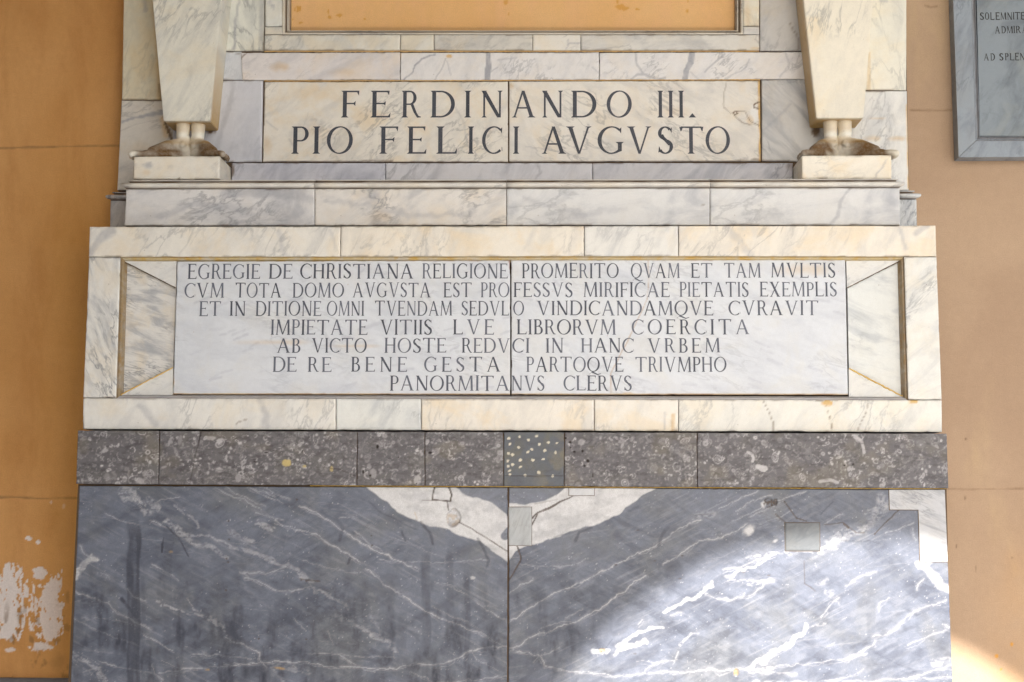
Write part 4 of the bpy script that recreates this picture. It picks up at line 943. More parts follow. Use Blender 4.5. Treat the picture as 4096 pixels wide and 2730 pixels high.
# inner moulding, mitred round the sunken field; bounce light and shade are put into each side's colour
def frame_moulding():
    o1 = [W(x, y, D_TAB) for x, y in ((481, 1027), (3617, 1026), (3633, 1602), (464, 1594))]
    m_top = stone('bounce_tinted_moulding', (0.60, 0.48, 0.26), (0.62, 0.58, 0.50), (0.62, 0.38, 0.06), ang=0, stretch=.15, vein=.3, cloud=.8, warmth=.9, scale=16, seed=3, crack=(.12, .07, .02))
    m_side = stone('shade_brown_moulding', (0.33, 0.24, 0.13), (0.45, 0.40, 0.34), (0.30, 0.17, 0.05), ang=90, stretch=.12, vein=.6, cloud=.8, warmth=.6, scale=22, seed=5, crack=(.06, .035, .015))
    m_bot = stone('sky_tinted_moulding', (0.52, 0.52, 0.54), (0.40, 0.40, 0.44), (0.45, 0.40, 0.34), vein=.4, scale=12, seed=9)
    prof = [(-0.003, D_TAB-0.005), (0.0005, D_TAB-0.004), (0.002, D_TAB-0.009), (0.006, D_TAB-0.009), (0.0085, D_TAB-0.013), (0.011, D_TAB-0.024), (0.013, D_TAB-0.026), (0.015, D_TAB-0.04)]
    c = [np.array(o) for o in o1]
    def side(a, b, mt, lb):
        # mitre at both ends by sweeping a three-edge path and keeping its middle edge
        pts = [c[(a-1) % 4], c[a], c[b], c[(b+1) % 4]]
        P = pts; n = 4; offs = []
        def off(i):
            A = P[i]-P[i-1]; A = A/np.linalg.norm(A); B = P[i+1]-P[i]; B = B/np.linalg.norm(B)
            na = np.array([A[1], -A[0]]); nb = np.array([B[1], -B[0]]); m_ = na+nb; m_ /= np.linalg.norm(m_); return m_/max(.3, m_.dot(na))
        oa, ob = off(1), off(2); ctr = (P[1]+P[2])/2
        bm = bmesh.new(); N = 60
        rows = []
        for i in range(N+1):
            t = i/N; p = P[1]*(1-t)+P[2]*t; o_ = oa*(1-t)+ob*t
            nrm = oa+ob; 
            # keep offset constant in the middle: only mitre at the ends
            dirv = (P[2]-P[1])/np.linalg.norm(P[2]-P[1]); nn = np.array([dirv[1], -dirv[0]])
            sa = oa.dot(dirv); sb = ob.dot(dirv)
            wob_ = 0.0005*(lr.random()-.5)
            rows.append([bm.verts.new((p[0]+nn[0]*u+dirv[0]*u*(sa*(1-t)+sb*t)-ctr[0], -dd+wob_, p[1]+nn[1]*u+dirv[1]*u*(sa*(1-t)+sb*t)-ctr[1])) for u, dd in prof])
        for i in range(N):
            for j in range(len(prof)-1): bm.faces.new((rows[i][j], rows[i+1][j], rows[i+1][j+1], rows[i][j+1]))
        bmesh.ops.recalc_face_normals(bm, faces=bm.faces)
        me = bpy.data.meshes.new('frame_moulding'); bm.to_mesh(me); bm.free()
        dirt_shade(me, [.4, .3, .5, .1, .1, .3, .1, .85])
        linked('frame_moulding', me, tab, mt, (ctr[0], 0, ctr[1]), lb)
    side(0, 1, m_top, 'upper moulding tinted ochre like warm bounce light'); side(1, 2, m_side, 'right moulding coloured dark brown as shade'); side(2, 3, m_bot, 'lower moulding tinted grey like sky light'); side(3, 0, m_side, 'left moulding coloured brown as shade')
frame_moulding()
D_TXT, D_TRI, D_ANS = D_TAB-0.018, D_TAB-0.0225, D_TAB-0.034
mt_txt = stone('pale_blue_white_marble', (0.66, 0.69, 0.745), (0.50, 0.53, 0.60), (0.67, 0.65, 0.60), ang=-15, stretch=3, vein=.30, cloud=.55, warmth=.3, scale=5, seed=2, dark=(0.42, 0.44, 0.52), crack=(0.30, 0.14, 0.08), sharp=22)
mt_txt2 = stone('pale_blue_white_marble', (0.66, 0.69, 0.745), (0.50, 0.53, 0.60), (0.66, 0.64, 0.58), ang=-20, stretch=3, vein=.30, cloud=.5, warmth=.3, scale=5, seed=6, dark=(0.42, 0.44, 0.52), crack=(0.30, 0.14, 0.08), sharp=22)
def fl(seed, n, x0, x1, sl_):
    rnd = random.Random(seed)
    return [(1, 'l', [(a, b), (a+rnd.uniform(20, 60), b+sl_*rnd.uniform(5, 25))], rnd.uniform(2, 6), 5, rnd.uniform(.15, .5), 5) for a, b in ((rnd.uniform(x0, x1), rnd.uniform(1060, 1570)) for _ in range(n))]
ts_l = slab('text_slab', [(708, 1046), (2041, 1041), (2042, 1580), (691, 1579)], D_TXT, mt_txt, tab, depth=0.03, step=0.004, seed=3, chip=.0015,
            paint=vein_paint(*fl(1, 60, 700, 2030, -1), (2, 'b', 1100, 1370, 160, 14, .30, .9), (2, 'b', 1420, 1385, 120, 9, .25, .9), (3, 'l', [(2036, 1046), (2040, 1075)], 6, 4, .8),
                             (2, 'l', [(691, 1577), (900, 1578), (2040, 1579)], 4, 3, .7), (2, 'l', [(692, 1470), (691, 1580)], 4, 3, .7), (1, 'l', [(1440, 1320), (1500, 1300), (1540, 1285)], 5, 9, .35)),
            label='left half of the inscribed slab')
crack_pts = [(2595, 1042), (2596, 1130), (2590, 1192), (2557, 1268), (2526, 1334), (2501, 1385), (2478, 1426), (2445, 1492), (2445, 1578)]
ts_r = slab('text_slab', [(2044, 1041), (3382, 1039), (3393, 1581), (2045, 1580)], D_TXT+0.0005, mt_txt2, tab, depth=0.03, step=0.004, seed=4, chip=.0015,
            paint=vein_paint(*fl(2, 70, 2050, 3380, 1), (3, 'l', crack_pts, 1.5, 2, .4, 2), (2, 'l', crack_pts, 2, 3, .2, 3), (2, 'b', 3210, 1080, 120, 30, .35, .9), (2, 'l', [(2050, 1578), (3390, 1580)], 4, 3, .7), (0, 'b', 2790, 1048, 60, 8, .2, .9)),
            label='right half of the inscribed slab, cracked from top to bottom')
m_ansL = white(3.7, -15, .9, .9, .5, (.92, .92, .93), 4, 9); m_ansR = white(6.7, -20, .4, .6, .1, (.93, .97, 1.0), 3, 6); m_tri = white(1.9, 20, .3, .4, .15, (.95, .97, 1.0))
prism('end_panel', [(497, 1050), (705, 1152), (693, 1472), (482, 1580)], D_ANS, m_ansL, tab, label='left end panel with slanting grey veins')
prism('end_panel', [(3390, 1152), (3598, 1047), (3612, 1586), (3396, 1474)], D_ANS, m_ansR, tab, label='right end panel, pale')
m_gro_edge = m_grout
def spandrel(pts, lb):
    prism('spandrel', pts, D_TRI, m_tri, tab, depth=0.016, bev=0.0025, label=lb)
spandrel([(499, 1046), (706, 1046), (704, 1151)], 'upper left spandrel'); spandrel([(3385, 1043), (3598, 1043), (3388, 1151)], 'upper right spandrel')
spandrel([(693, 1472), (691, 1581), (484, 1581)], 'lower left spandrel'); spandrel([(3395, 1475), (3611, 1588), (3396, 1588)], 'lower right spandrel')
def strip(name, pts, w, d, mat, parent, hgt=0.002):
    """thin worn bead of grout, also dark strip standing for shade, laid along photo pixel points"""
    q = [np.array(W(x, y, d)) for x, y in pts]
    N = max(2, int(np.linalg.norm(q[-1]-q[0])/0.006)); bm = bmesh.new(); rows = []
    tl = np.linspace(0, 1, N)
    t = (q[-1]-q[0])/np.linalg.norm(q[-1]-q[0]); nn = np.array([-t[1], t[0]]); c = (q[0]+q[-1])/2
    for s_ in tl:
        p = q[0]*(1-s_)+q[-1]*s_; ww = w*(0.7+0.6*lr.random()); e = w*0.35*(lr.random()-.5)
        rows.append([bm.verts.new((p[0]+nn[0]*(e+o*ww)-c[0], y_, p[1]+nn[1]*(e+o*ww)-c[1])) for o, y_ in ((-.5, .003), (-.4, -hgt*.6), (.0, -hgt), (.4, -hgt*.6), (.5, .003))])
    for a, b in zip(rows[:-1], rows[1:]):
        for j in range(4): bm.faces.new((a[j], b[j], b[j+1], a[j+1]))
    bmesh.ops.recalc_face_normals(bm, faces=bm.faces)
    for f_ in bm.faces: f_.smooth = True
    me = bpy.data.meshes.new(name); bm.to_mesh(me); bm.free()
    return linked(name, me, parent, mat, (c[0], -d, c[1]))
m_yel = stone('yellow_wax_grout', (0.66, 0.45, 0.14), (0.60, 0.42, 0.20), (0.62, 0.36, 0.05), vein=.3, cloud=.6, warmth=.8, scale=25, seed=2, rough=.7, crack=(.15, .08, .02))
strip('grout_line', [(484, 1579), (692, 1471)], .004, D_ANS+.0125, m_yel, tab); strip('grout_line', [(3396, 1475), (3609, 1585)], .0055, D_ANS+.0125, m_yel, tab)

strip('overhang_shade', [(500, 1050), (703, 1152)], .0032, D_ANS+.0105, m_mortar_and_shade, tab); strip('overhang_shade', [(3389, 1152), (3597, 1047)], .0028, D_ANS+.0105, m_mortar_and_shade, tab)  # dark strips standing for the shadow under the upper spandrel edges
strip('grout_line', [(1240, 1943.5), (3784, 1956)], .0026, D_TAB+.003, m_yel, band, .001)
T = [(1057, 1117, 1052, 1111, [('EGREGIE', 750, 1040), ('DE', 1075, 1170), ('CHRISTIANA', 1200, 1654), ('RELIGIONE', 1689, 2031), ('PROMERITO', 2088, 2475), ('QVAM', 2523, 2720), ('ET', 2764, 2850), ('TAM', 2896, 3044), ('MVLTIS', 3084, 3342)]),
     (1133, 1192, 1129, 1187, [('CVM', 737, 896), ('TOTA', 940, 1125), ('DOMO', 1170, 1376), ('AVGVSTA', 1410, 1723), ('EST', 1774, 1887), ('PRO', 1923, 2037), ('FESSVS', 2054, 2291), ('MIRIFICAE', 2334, 2679), ('PIETATIS', 2718, 2995), ('EXEMPLIS', 3039, 3348)]),
     (1206, 1265, 1203, 1261, [('ET', 796, 884), ('IN', 918, 983), ('DITIONE', 1022, 1285), ('OMNI', 1307, 1457), ('TVENDAM', 1499, 1809), ('SEDVL', 1845, 2036), ('O', 2053, 2096), ('VINDICANDAMQVE', 2147, 2853), ('CVRAVIT', 2914, 3274)]),
     (1280, 1340, 1278, 1338, [('IMPIETATE', 1082, 1470), ('VITIIS', 1519, 1728), ('LVE', 1812, 1976), ('LIBRORVM', 2067, 2464), ('COERCITA', 2527, 2998)]),
     (1354, 1412, 1353, 1411, [('AB', 1107, 1202), ('VICTO', 1246, 1467), ('HOSTE', 1537, 1785), ('REDV', 1847, 2040), ('CI', 2049, 2118), ('IN', 2183, 2254), ('HANC', 2324, 2535), ('VRBEM', 2590, 2881)]),
     (1429, 1488, 1428, 1488, [('DE', 1090, 1186), ('RE', 1231, 1326), ('BENE', 1404, 1628), ('GESTA', 1696, 2002), ('PARTOQVE', 2105, 2494), ('TRIVMPHO', 2541, 2906)]),
     (1504, 1564, 1503, 1563, [('PANORMITA', 1559, 2038), ('NVS', 2046, 2178), ('CLERVS', 2254, 2528)])]
for yl0, yl1, yr0, yr1, words in T:
    for t_, a, b in words:
        k = ((a+b)/2-740)/2600
        left = (a+b)/2 < 2043
        word(t_, a, b, yl0+(yr0-yl0)*k, yl1+(yr1-yl1)*k, D_TXT if left else D_TXT+0.0005, m_lead2, ts_l if left else ts_r)

# ------------------------------------------------------------------ ledge (cornice) with its two returns
D_LED, D_RET = 0.315, 0.115
led = thing('marble_ledge', 'grey white marble ledge with a rounded nosing, carrying the two pairs of stone feet', 'ledge', (0, -D_LED, 2.5))
backing(led, [(506, 760), (3597, 757), (3598, 900), (501, 902)], D_LED-0.006, thick=0.2)
lm = [white(11, 20, .5, .75, .15, (.90, .90, .94), 2), white(12, 30, .6, .6, .35, (.95, .93, .93), 2), white(13.5, 10, .3, .7, .1, (.90, .92, .97), 2)]
lx = [(504, 497), (1259, 1259), (2026, 2026), (2840, 2840), (3599, 3603)]
lpt = {0: vein_paint((1, 'l', [(900, 775), (1050, 770), (1200, 785), (1258, 800)], 14, 18, .45, 14), (1, 'l', [(640, 870), (760, 820), (900, 830)], 8, 18, .35, 14)),
       1: vein_paint((1, 'b', 1500, 790, 30, 26, .4, .8), (1, 'l', [(1300, 800), (1500, 830), (1700, 870), (1900, 850)], 6, 14, .35, 20), (2, 'b', 1520, 870, 60, 30, .2, .9)),
       2: vein_paint((1, 'l', [(2100, 790), (2300, 860), (2500, 840)], 5, 14, .3, 20), (3, 'b', 2812, 820, 6, 6, .5, .5)),
       3: vein_paint((1, 'l', [(3400, 755), (3360, 800), (3350, 860), (3320, 895)], 4, 7, .5, 10), (1, 'b', 3560, 820, 30, 40, .3, .9))}
for i in range(4):
    (a0, a1), (b0, b1) = lx[i], lx[i+1]
    yt = lambda x: 757-(x-500)*5/3100; yb_ = lambda x: 904-(x-497)*2.5/3100
    slab('fascia_slab', [(a0, yt(a0)), (b0, yt(b0)), (b1, yb_(b1)), (a1, yb_(a1))], D_LED, lm[(i, 1, 2, 2)[i]] if i != 0 else lm[0], led, depth=0.2, paint=lpt[i], seed=40+i, chip=.001)
def nosing(x0, x1, yoff, dl, parent, mat, j=0, ends=(0, 0)):
    """a length of nosing: fillet, shadow groove, bead; profile run along x, drawn as real section"""
    X0, Zb = W(x0, 756+yoff, dl); X1, _ = W(x1, 756+yoff, dl)
    k = 0.00081
    pr = [(0.0, dl-.05), (0.0, dl-0.004), (.0015, dl-0.002), (.003, dl+0.006), (.006, dl+.012), (.011, dl+.014), (.0155, dl+.012), (.0180, dl+.006), (.0188, dl-0.003),
          (.0200, dl-.012), (.0265, dl-.014), (.0268, dl-.006), (.0305, dl-.006), (.0310, dl-.010), (.0312, dl-.2)]
    gr = [.6, .6, .75, .15, 0, 0, .1, .45, .8, .95, .95, .3, .05, .2, .3]
    bm = bmesh.new(); N = max(1, int((X1-X0)/.03)); rows = []
    for i in range(N+1):
        X = X0+(X1-X0)*i/N
        if i == 0 and ends[0] == 0: X += .0006
        if i == N and ends[1] == 0: X -= .0006
        rows.append([bm.verts.new((X-X0+(-ends[0]*max(0, dd-dl+.0) if i == 0 else 0)+(ends[1]*max(0, dd-dl) if i == N else 0) +
                                   (ends[0]*max(0, dl-dd)*.6 if (i == 0 and h_ > .01) else 0)-(ends[1]*max(0, dl-dd)*.6 if (i == N and h_ > .01 and dd > dl-.1) else 0),
                                   -dd+.0004*(lr.random()-.5), h_+.0004*(lr.random()-.5))) for h_, dd in pr])
    for a, b in zip(rows[:-1], rows[1:]):
        for q in range(len(pr)-1): bm.faces.new((a[q], b[q], b[q+1], a[q+1]))
    bm.faces.new(rows[0][::-1]); bm.faces.new(rows[-1])
    bmesh.ops.recalc_face_normals(bm, faces=bm.faces)
    for f_ in bm.faces: f_.smooth = len(f_.verts) == 4
    me = bpy.data.meshes.new('nosing'); bm.to_mesh(me); bm.free()
    dirt_shade(me, gr)  # groove darkened by colour: dirt together with painted shadow
    return linked('nosing', me, parent, mat, (float(X0), 0, float(Zb)))
mn = white(15, 10, .4, .5, .35, (.97, .95, .93), 2)
for a, b, e in ((503, 1259, (1, 0)), (1259, 2026, (0, 0)), (2026, 2840, (0, 0)), (2840, 3600, (0, 1))): nosing(a, b, -(a-500)*5/3100, D_LED, led, mn, ends=e)
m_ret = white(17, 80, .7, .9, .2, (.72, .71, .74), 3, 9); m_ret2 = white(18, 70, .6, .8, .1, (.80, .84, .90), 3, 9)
nosing(442, 520, 46, D_RET, led, m_ret, ends=(1, 0)); nosing(3585, 3665, 41, D_RET, led, m_ret2, ends=(0, 1))
slab('return_slab', [(441, 803), (520, 803), (520, 912), (439, 912)], D_RET, m_ret, led, depth=.11, seed=61, label='shaded return at the left end')
slab('return_slab', [(3585, 798), (3667, 798), (3669, 912), (3585, 912)], D_RET, m_ret2, led, depth=.11, seed=62, label='return at the right end')

# ------------------------------------------------------------------ wall cladding round the name slab
D_CL, D_IN = 0.095, 0.10
cl = thing('marble_cladding', 'white and grey marble cladding slabs on the wall behind the feet and lettering', 'cladding', (0, -D_CL, 2.5))
backing(cl, [(503, -910), (1112, -910), (1112, 150), (498, 150)], D_CL-0.006, thick=0.085)
backing(cl, [(2985, -910), (3622, -910), (3624, 150), (2985, 150)], D_CL-0.006, thick=0.085)
backing(cl, [(498, 150), (3624, 150), (3636, 760), (470, 763)], D_CL-0.006, thick=0.085)
cw = lambda s_, a=60, v=.4, c_=.45, w_=.3, t=(1, 1, 1), **k: white(s_, a, v, c_, w_, t, **k)
warmdark = dict(dark=(.36, .34, .36))
slab('cladding_slab', [(510, -900), (700, -900), (700, 401), (487, 401)], D_CL, cw(21, 70, .2, .3, .6, (.92, .86, .70)), cl, seed=70, depth=.09,
     paint=vein_paint((2, 'l', [(625, -50), (640, 200), (645, 400)], 14, 22, .5, 4), (3, 'l', [(640, 340), (643, 400)], 8, 6, .6), (1, 'l', [(575, -20), (580, 40)], 10, 8, .4)))
slab('cladding_slab', [(486, 402), (700, 402), (700, 763), (468, 762)], D_CL+.001, cw(22, 20, .4, .6, .5, (.86, .83, .80)), cl, seed=71, depth=.09,
     paint=vein_paint((1, 'l', [(486, 488), (560, 470), (648, 450)], 11, 4, .75, 4), (3, 'l', [(661, 495), (672, 520), (684, 555)], 10, 3, .9, 4), (2, 'l', [(655, 480), (665, 540)], 14, 14, .5), (2, 'b', 560, 600, 60, 40, .2, .9)))
slab('cladding_slab', [(690, -900), (1068, -900), (1057, 206), (690, 206)], D_CL+.0005, cw(23, 100, .5, .5, .35, (.95, .97, .93)), cl, seed=72, step=.0075,
     paint=vein_paint((1, 'l', [(965, -20), (945, 70), (935, 200)], 5, 5, .6, 8), (1, 'l', [(1048, 0), (1045, 120), (1040, 205)], 10, 8, .35, 3), (3, 'l', [(1063, 0), (1056, 204)], 3, 2, .7, 1)))
slab('cladding_slab', [(690, 207), (966, 207), (972, 321), (690, 321)], D_CL, cw(24, 80, .4, .5, .05, (.82, .86, .96)), cl, seed=73, paint=vein_paint((3, 'l', [(905, 208), (960, 214)], 2, 2, .5)))
slab('cladding_slab', [(690, 322), (1053, 322), (1048, 650), (690, 650)], D_CL+.001, cw(25, 70, .4, .4, .05, (.80, .83, .95)), cl, seed=74, step=.0075,
     paint=vein_paint((1, 'l', [(930, 330), (925, 410), (885, 520), (870, 600)], 8, 12, .4, 10), (3, 'b', 838, 515, 20, 22, .95, .3), (3, 'l', [(857, 530), (855, 600)], 3, 2, .8), (3, 'l', [(845, 500), (858, 525)], 8, 4, .8)))
slab('cladding_slab', [(3036, -900), (3300, -900), (3300, 206), (3039, 206)], D_CL+.0005, cw(26, 60, .3, .6, .4, (.76, .76, .78)), cl, seed=75, step=.0075, paint=vein_paint((3, 'l', [(3160, 90), (3190, 150), (3198, 200)], 2, 3, .5)))
slab('cladding_slab', [(3045, 318), (3330, 317), (3330, 648), (3047, 647)], D_CL+.001, cw(27, -50, .5, .7, .3, (.78, .79, .82), stretch=4), cl, seed=76, step=.0075,
     paint=vein_paint((3, 'b', 3262, 520, 18, 30, .95, .4), (3, 'l', [(3048, 645), (3160, 646)], 3, 2, .6), (1, 'l', [(3060, 520), (3160, 420)], 4, 6, .4)))
slab('cladding_slab', [(3380, -900), (3628, -900), (3626, 363), (3380, 363)], D_CL, cw(28, 95, .3, .25, .35, (1.0, .99, .92)), cl, seed=77, depth=.09,
     paint=vein_paint((3, 'l', [(3475, 215), (3476, 362)], 2.5, 2, .8, 1), (2, 'l', [(3474, 215), (3474, 362)], 8, 6, .4, 1), (1, 'l', [(3520, 0), (3545, 5)], 6, 8, .4)))
slab('cladding_slab', [(3330, 365), (3628, 364), (3636, 762), (3330, 762)], D_CL+.001, cw(29, 70, .4, .5, .1, (.97, .99, 1.02)), cl, seed=78, depth=.09,
     paint=vein_paint((2, 'b', 3590, 555, 40, 12, .5, .9), (2, 'b', 3490, 555, 40, 14, .4, .9), (2, 'b', 3510, 475, 40, 6, .3, .9), (2, 'l', [(3629, 420), (3633, 560), (3636, 750)], 5, 3, .8, 3), (1, 'l', [(3530, 365), (3500, 430), (3480, 470)], 3, 4, .4)))
# frieze of four slabs over the name slab, base strip under it
fz = [(962, 970), (1601, 1601), (2397, 2397), (3330, 3330)]
fzm = [cw(31, 30, .2, .4, .45, (.97, .94, .98)), cw(32, 60, .45, .25, .2, (.98, .98, 1.03), scale=9), cw(33, 40, .5, .25, .2, (.98, .98, 1.03), scale=9)]
fzp = [vein_paint((2, 'b', 1120, 268, 45, 22, .45, .9), (2, 'b', 1370, 290, 60, 20, .25, .9), (3, 'l', [(962, 240), (970, 225), (990, 210), (1050, 209)], 3, 2, .7)),
       vein_paint((1, 'l', [(1952, 213), (1955, 260), (1948, 320)], 16, 3, .85, 2), (1, 'l', [(1740, 220), (1690, 235), (1660, 260), (1650, 290), (1615, 322)], 3.5, 3, .8, 7), (1, 'l', [(1785, 235), (1765, 280), (1742, 320)], 2.5, 3, .5, 5), (2, 'b', 1797, 225, 14, 8, .8, .4),
                  (1, 'l', [(1790, 245), (1805, 300)], 2, 4, .35), (1, 'l', [(1955, 295), (1990, 272)], 2, 3, .5), (1, 'l', [(1990, 240), (2070, 232)], 3, 4, .35), (1, 'l', [(2150, 260), (2160, 320)], 2.5, 5, .3), (2, 'l', [(1603, 215), (1600, 240)], 6, 4, .6), (1, 'l', [(2370, 270), (2400, 300)], 3, 5, .35)),
       vein_paint((1, 'l', [(2767, 213), (2763, 250), (2748, 280), (2740, 320)], 17, 3, .85, 3), (1, 'l', [(2543, 215), (2550, 260), (2570, 290), (2602, 315)], 4, 4, .55, 6), (1, 'l', [(2525, 318), (2550, 298), (2590, 300), (2625, 320), (2660, 312)], 5, 4, .6, 5),
                  (1, 'l', [(2895, 215), (2850, 260), (2820, 290)], 3, 4, .5, 6), (1, 'l', [(2995, 240), (2980, 275), (2910, 310)], 3, 4, .45, 6), (1, 'l', [(2765, 290), (2790, 318)], 3, 3, .4), (1, 'l', [(3140, 210), (3160, 260), (3120, 310)], 3, 5, .35, 8))]
for i in range(3):
    (a0, a1), (b0, b1) = fz[i], fz[i+1]
    slab('frieze_slab', [(a0, 211), (b0, 209 if i < 2 else 207), (b1, 321 if i < 2 else 317), (a1, 322)], D_IN, fzm[i], cl, paint=fzp[i], seed=80+i, step=.004, chip=.0015,
         label=('warm grey length at the left', 'white length with one dark grey vein in the middle', 'white length with one dark grey vein at the right')[i])
sx_ = [925, 1542, 2370, 3172]; D_STR = 0.125
ssm = [cw(35, 60, .4, .6, .05, (.76, .79, .93)), cw(36, 60, .6, .6, .1, (.80, .82, .92)), cw(37, 50, .5, .7, .1, (.72, .74, .84))]
for i in range(3):
    slab('base_strip', [(sx_[i], 652), (sx_[i+1], 652), (sx_[i+1], 735), (sx_[i], 735)], D_STR, ssm[i], cl, depth=.03, seed=84+i,
         paint=vein_paint(*([(3, 'l', [(924, 658), (926, 700)], 14, 6, .8, 5)] if i == 0 else []), *([(3, 'b', 3160, 665, 22, 18, .5, .8)] if i == 2 else []), (1, 'l', [(1600, 730), (1640, 690), (1670, 660)], 4, 4, .6, 5), (1, 'l', [(2150, 660), (2160, 690), (2140, 720)], 4, 5, .5, 5)))
strip('grout_line', [(1058, 206), (3036, 205)], .0052, D_IN-.001, m_grout, cl); strip('grout_line', [(1058, 325), (3040, 320)], .0035, D_IN-.001, m_grout, cl)

# ------------------------------------------------------------------ name slab
nam = thing('name_slab', 'cream marble slab with two lines of large dark lead capitals, between the two pairs of feet', 'inscription', (0, -D_CL, 2.6))
nm1 = cw(41, 40, .45, .35, .55, (1.0, .97, .93), scale=7); nm2 = cw(42, -30, .4, .35, .4, (1.0, .975, .95), scale=6)
ns_l = slab('name_slab_half', [(1058, 328), (2032, 326), (2033, 649), (1050, 649)], D_IN-.002, nm1, nam, seed=90, step=.004, chip=.0015, label='left half, clouded with warm stains',
            paint=vein_paint((2, 'b', 1068, 580, 22, 40, .35, .9), (1, 'l', [(1150, 370), (1060, 500)], 2, 4, .1), (1, 'b', 1255, 480, 20, 8, .35, .8), (2, 'b', 1250, 370, 80, 40, .18, .9), (2, 'b', 1460, 460, 70, 60, .15, .9), (3, 'l', [(1058, 648), (1240, 647), (1570, 646)], 3, 3, .6),
                             (3, 'l', [(1058, 330), (1056, 420), (1054, 500)], 4, 3, .5, 4), (1, 'l', [(1820, 430), (1850, 480), (1870, 560)], 2.5, 5, .3, 6), (1, 'l', [(1065, 485), (1110, 520)], 3, 4, .35), (1, 'l', [(1160, 560), (1190, 620)], 3, 5, .3)))
ns_r = slab('name_slab_half', [(2036, 326), (3040, 322), (3044, 647), (2036, 649)], D_IN-.0015, nm2, nam, seed=91, step=.004, chip=.0015, label='right half, chipped at its right edge',
            paint=vein_paint((2, 'b', 2045, 345, 12, 14, .4, .9), (3, 'l', [(2906, 330), (2895, 380), (2895, 430), (2925, 455)], 2, 2, .45, 3), (3, 'l', [(2930, 452), (2945, 445), (2950, 455), (2938, 460), (2932, 450)], 3, 2, .9, 2), (3, 'l', [(2950, 448), (2980, 448), (2990, 470), (3005, 490), (3035, 503)], 3, 2, .7, 3),
                             (3, 'l', [(2938, 462), (2970, 490), (3000, 500)], 2, 2, .6, 3), (3, 'l', [(3036, 408), (3015, 418), (3018, 430), (3036, 435)], 3.5, 2, .9, 3), (0, 'b', 3018, 455, 22, 36, .7, .4), (2, 'b', 3000, 480, 18, 22, .35, .7), (1, 'l', [(2100, 585), (2250, 610), (2350, 640)], 2, 3, .35, 3),
                             (2, 'l', [(3038, 325), (3040, 480), (3042, 645)], 9, 4, .9, 2), (3, 'b', 3020, 640, 20, 8, .6, .6), (3, 'l', [(2040, 647), (2500, 646), (3040, 645)], 3, 3, .5), (1, 'b', 2830, 360, 40, 20, .25, .9), (2, 'b', 2700, 450, 80, 30, .18, .9)))
q2 = lambda x: 1000+x/2.139; q3 = lambda x: 2000+x/2.139
for ch, a, b, f_, s_ in (('F', 778, 930, q2, 0), ('E', 1030, 1202, q2, 0), ('R', 1295, 1457, q2, 0), ('D', 1543, 1752, q2, 0), ('I', 1832, 1892, q2, 0), ('N', 1975, 2164, q2, 0), ('A', 100, 303, q3, 1), ('N', 355, 543, q3, 1), ('D', 608, 825, q3, 1), ('O', 913, 1128, q3, 1),
                         ('I', 1346, 1400, q3, 1), ('I', 1435, 1488, q3, 1), ('I', 1524, 1578, q3, 1), ('.', 1615, 1677, q3, 1)):
    if ch == '.': letter(ch, f_(a), f_(b), 370, 471, D_IN-.0015, m_lead, ns_r)
    else: letter(ch, f_(a), f_(b), 364, 471, D_IN-(.0015 if s_ else .002), m_lead, (ns_l, ns_r)[s_])
for ch, a, b, f_, s_ in (('P', 353, 499, q2, 0), ('I', 533, 600, q2, 0), ('O', 655, 878, q2, 0), ('F', 1106, 1263, q2, 0), ('E', 1343, 1509, q2, 0), ('L', 1593, 1772, q2, 0), ('I', 1861, 1917, q2, 0), ('C', 1985, 2157, q2, 0), ('I', 110, 165, q3, 1), ('A', 356, 567, q3, 1), ('V', 562, 785, q3, 1),
                         ('G', 835, 1060, q3, 1), ('V', 1085, 1298, q3, 1), ('S', 1348, 1484, q3, 1), ('T', 1535, 1742, q3, 1), ('O', 1760, 1969, q3, 1)):
    letter(ch, f_(a), f_(b), 507, 616, D_IN-(.0015 if s_ else .002), m_lead, (ns_l, ns_r)[s_])

# ------------------------------------------------------------------ framed panel at the top
pan = thing('framed_panel', 'peach painted plaster panel in a moulded marble frame at the top centre', 'panel', (0, -D_CL, 3.0))
D_FR, D_FD = 0.108, 0.066
def field_paint(PX, PY, m):
    for x, y, rx, ry in ((1190, 35, 6, 14), (1200, 35, 5, 16), (1179, 38, 4, 8), (1203, 92, 10, 6), (1318, 70, 9, 10), (1357, 62, 12, 8), (1313, 50, 4, 12), (2022, 8, 10, 14), (2480, 28, 22, 12), (2500, 35, 20, 8), (2470, 5, 5, 14), (2550, 38, 10, 4), (2750, 43, 7, 9), (2752, 2, 3, 10), (1458, 77, 6, 4), (2035, 55, 4, 8), (1172, 78, 4, 5)):
        blob(m, 2, PX, PY, x, y, rx, ry, .75, .4, seed=int(x), wob=.6, nf=7)
    m[..., 1] = np.maximum(m[..., 1], .30*(1-ss(0, 8, 112-PY+4*fbm(PX/30, PY*0, 3, 3))))
pf = slab('painted_field', [(1120, -910), (2985, -910), (2985, 160), (1120, 160)], D_FD+.001, m_field, pan, depth=.01, step=.004, paint=field_paint, seed=95)
fx = [(1058, 1056), (1603, 1600), (1736, 1736), (2131, 2131), (2323, 2323), (3038, 3039)]
frm = [cw(51, 50, .35, .5, .45, (.93, .92, .88)), cw(52, 50, .3, .5, .5, (.93, .92, .88)), cw(53, 30, .3, .5, .5, (.84, .82, .79)), cw(54, 30, .4, .2, .4, (1.0, .98, .95)), cw(55, 10, .3, .6, .35, (.88, .87, .86))]
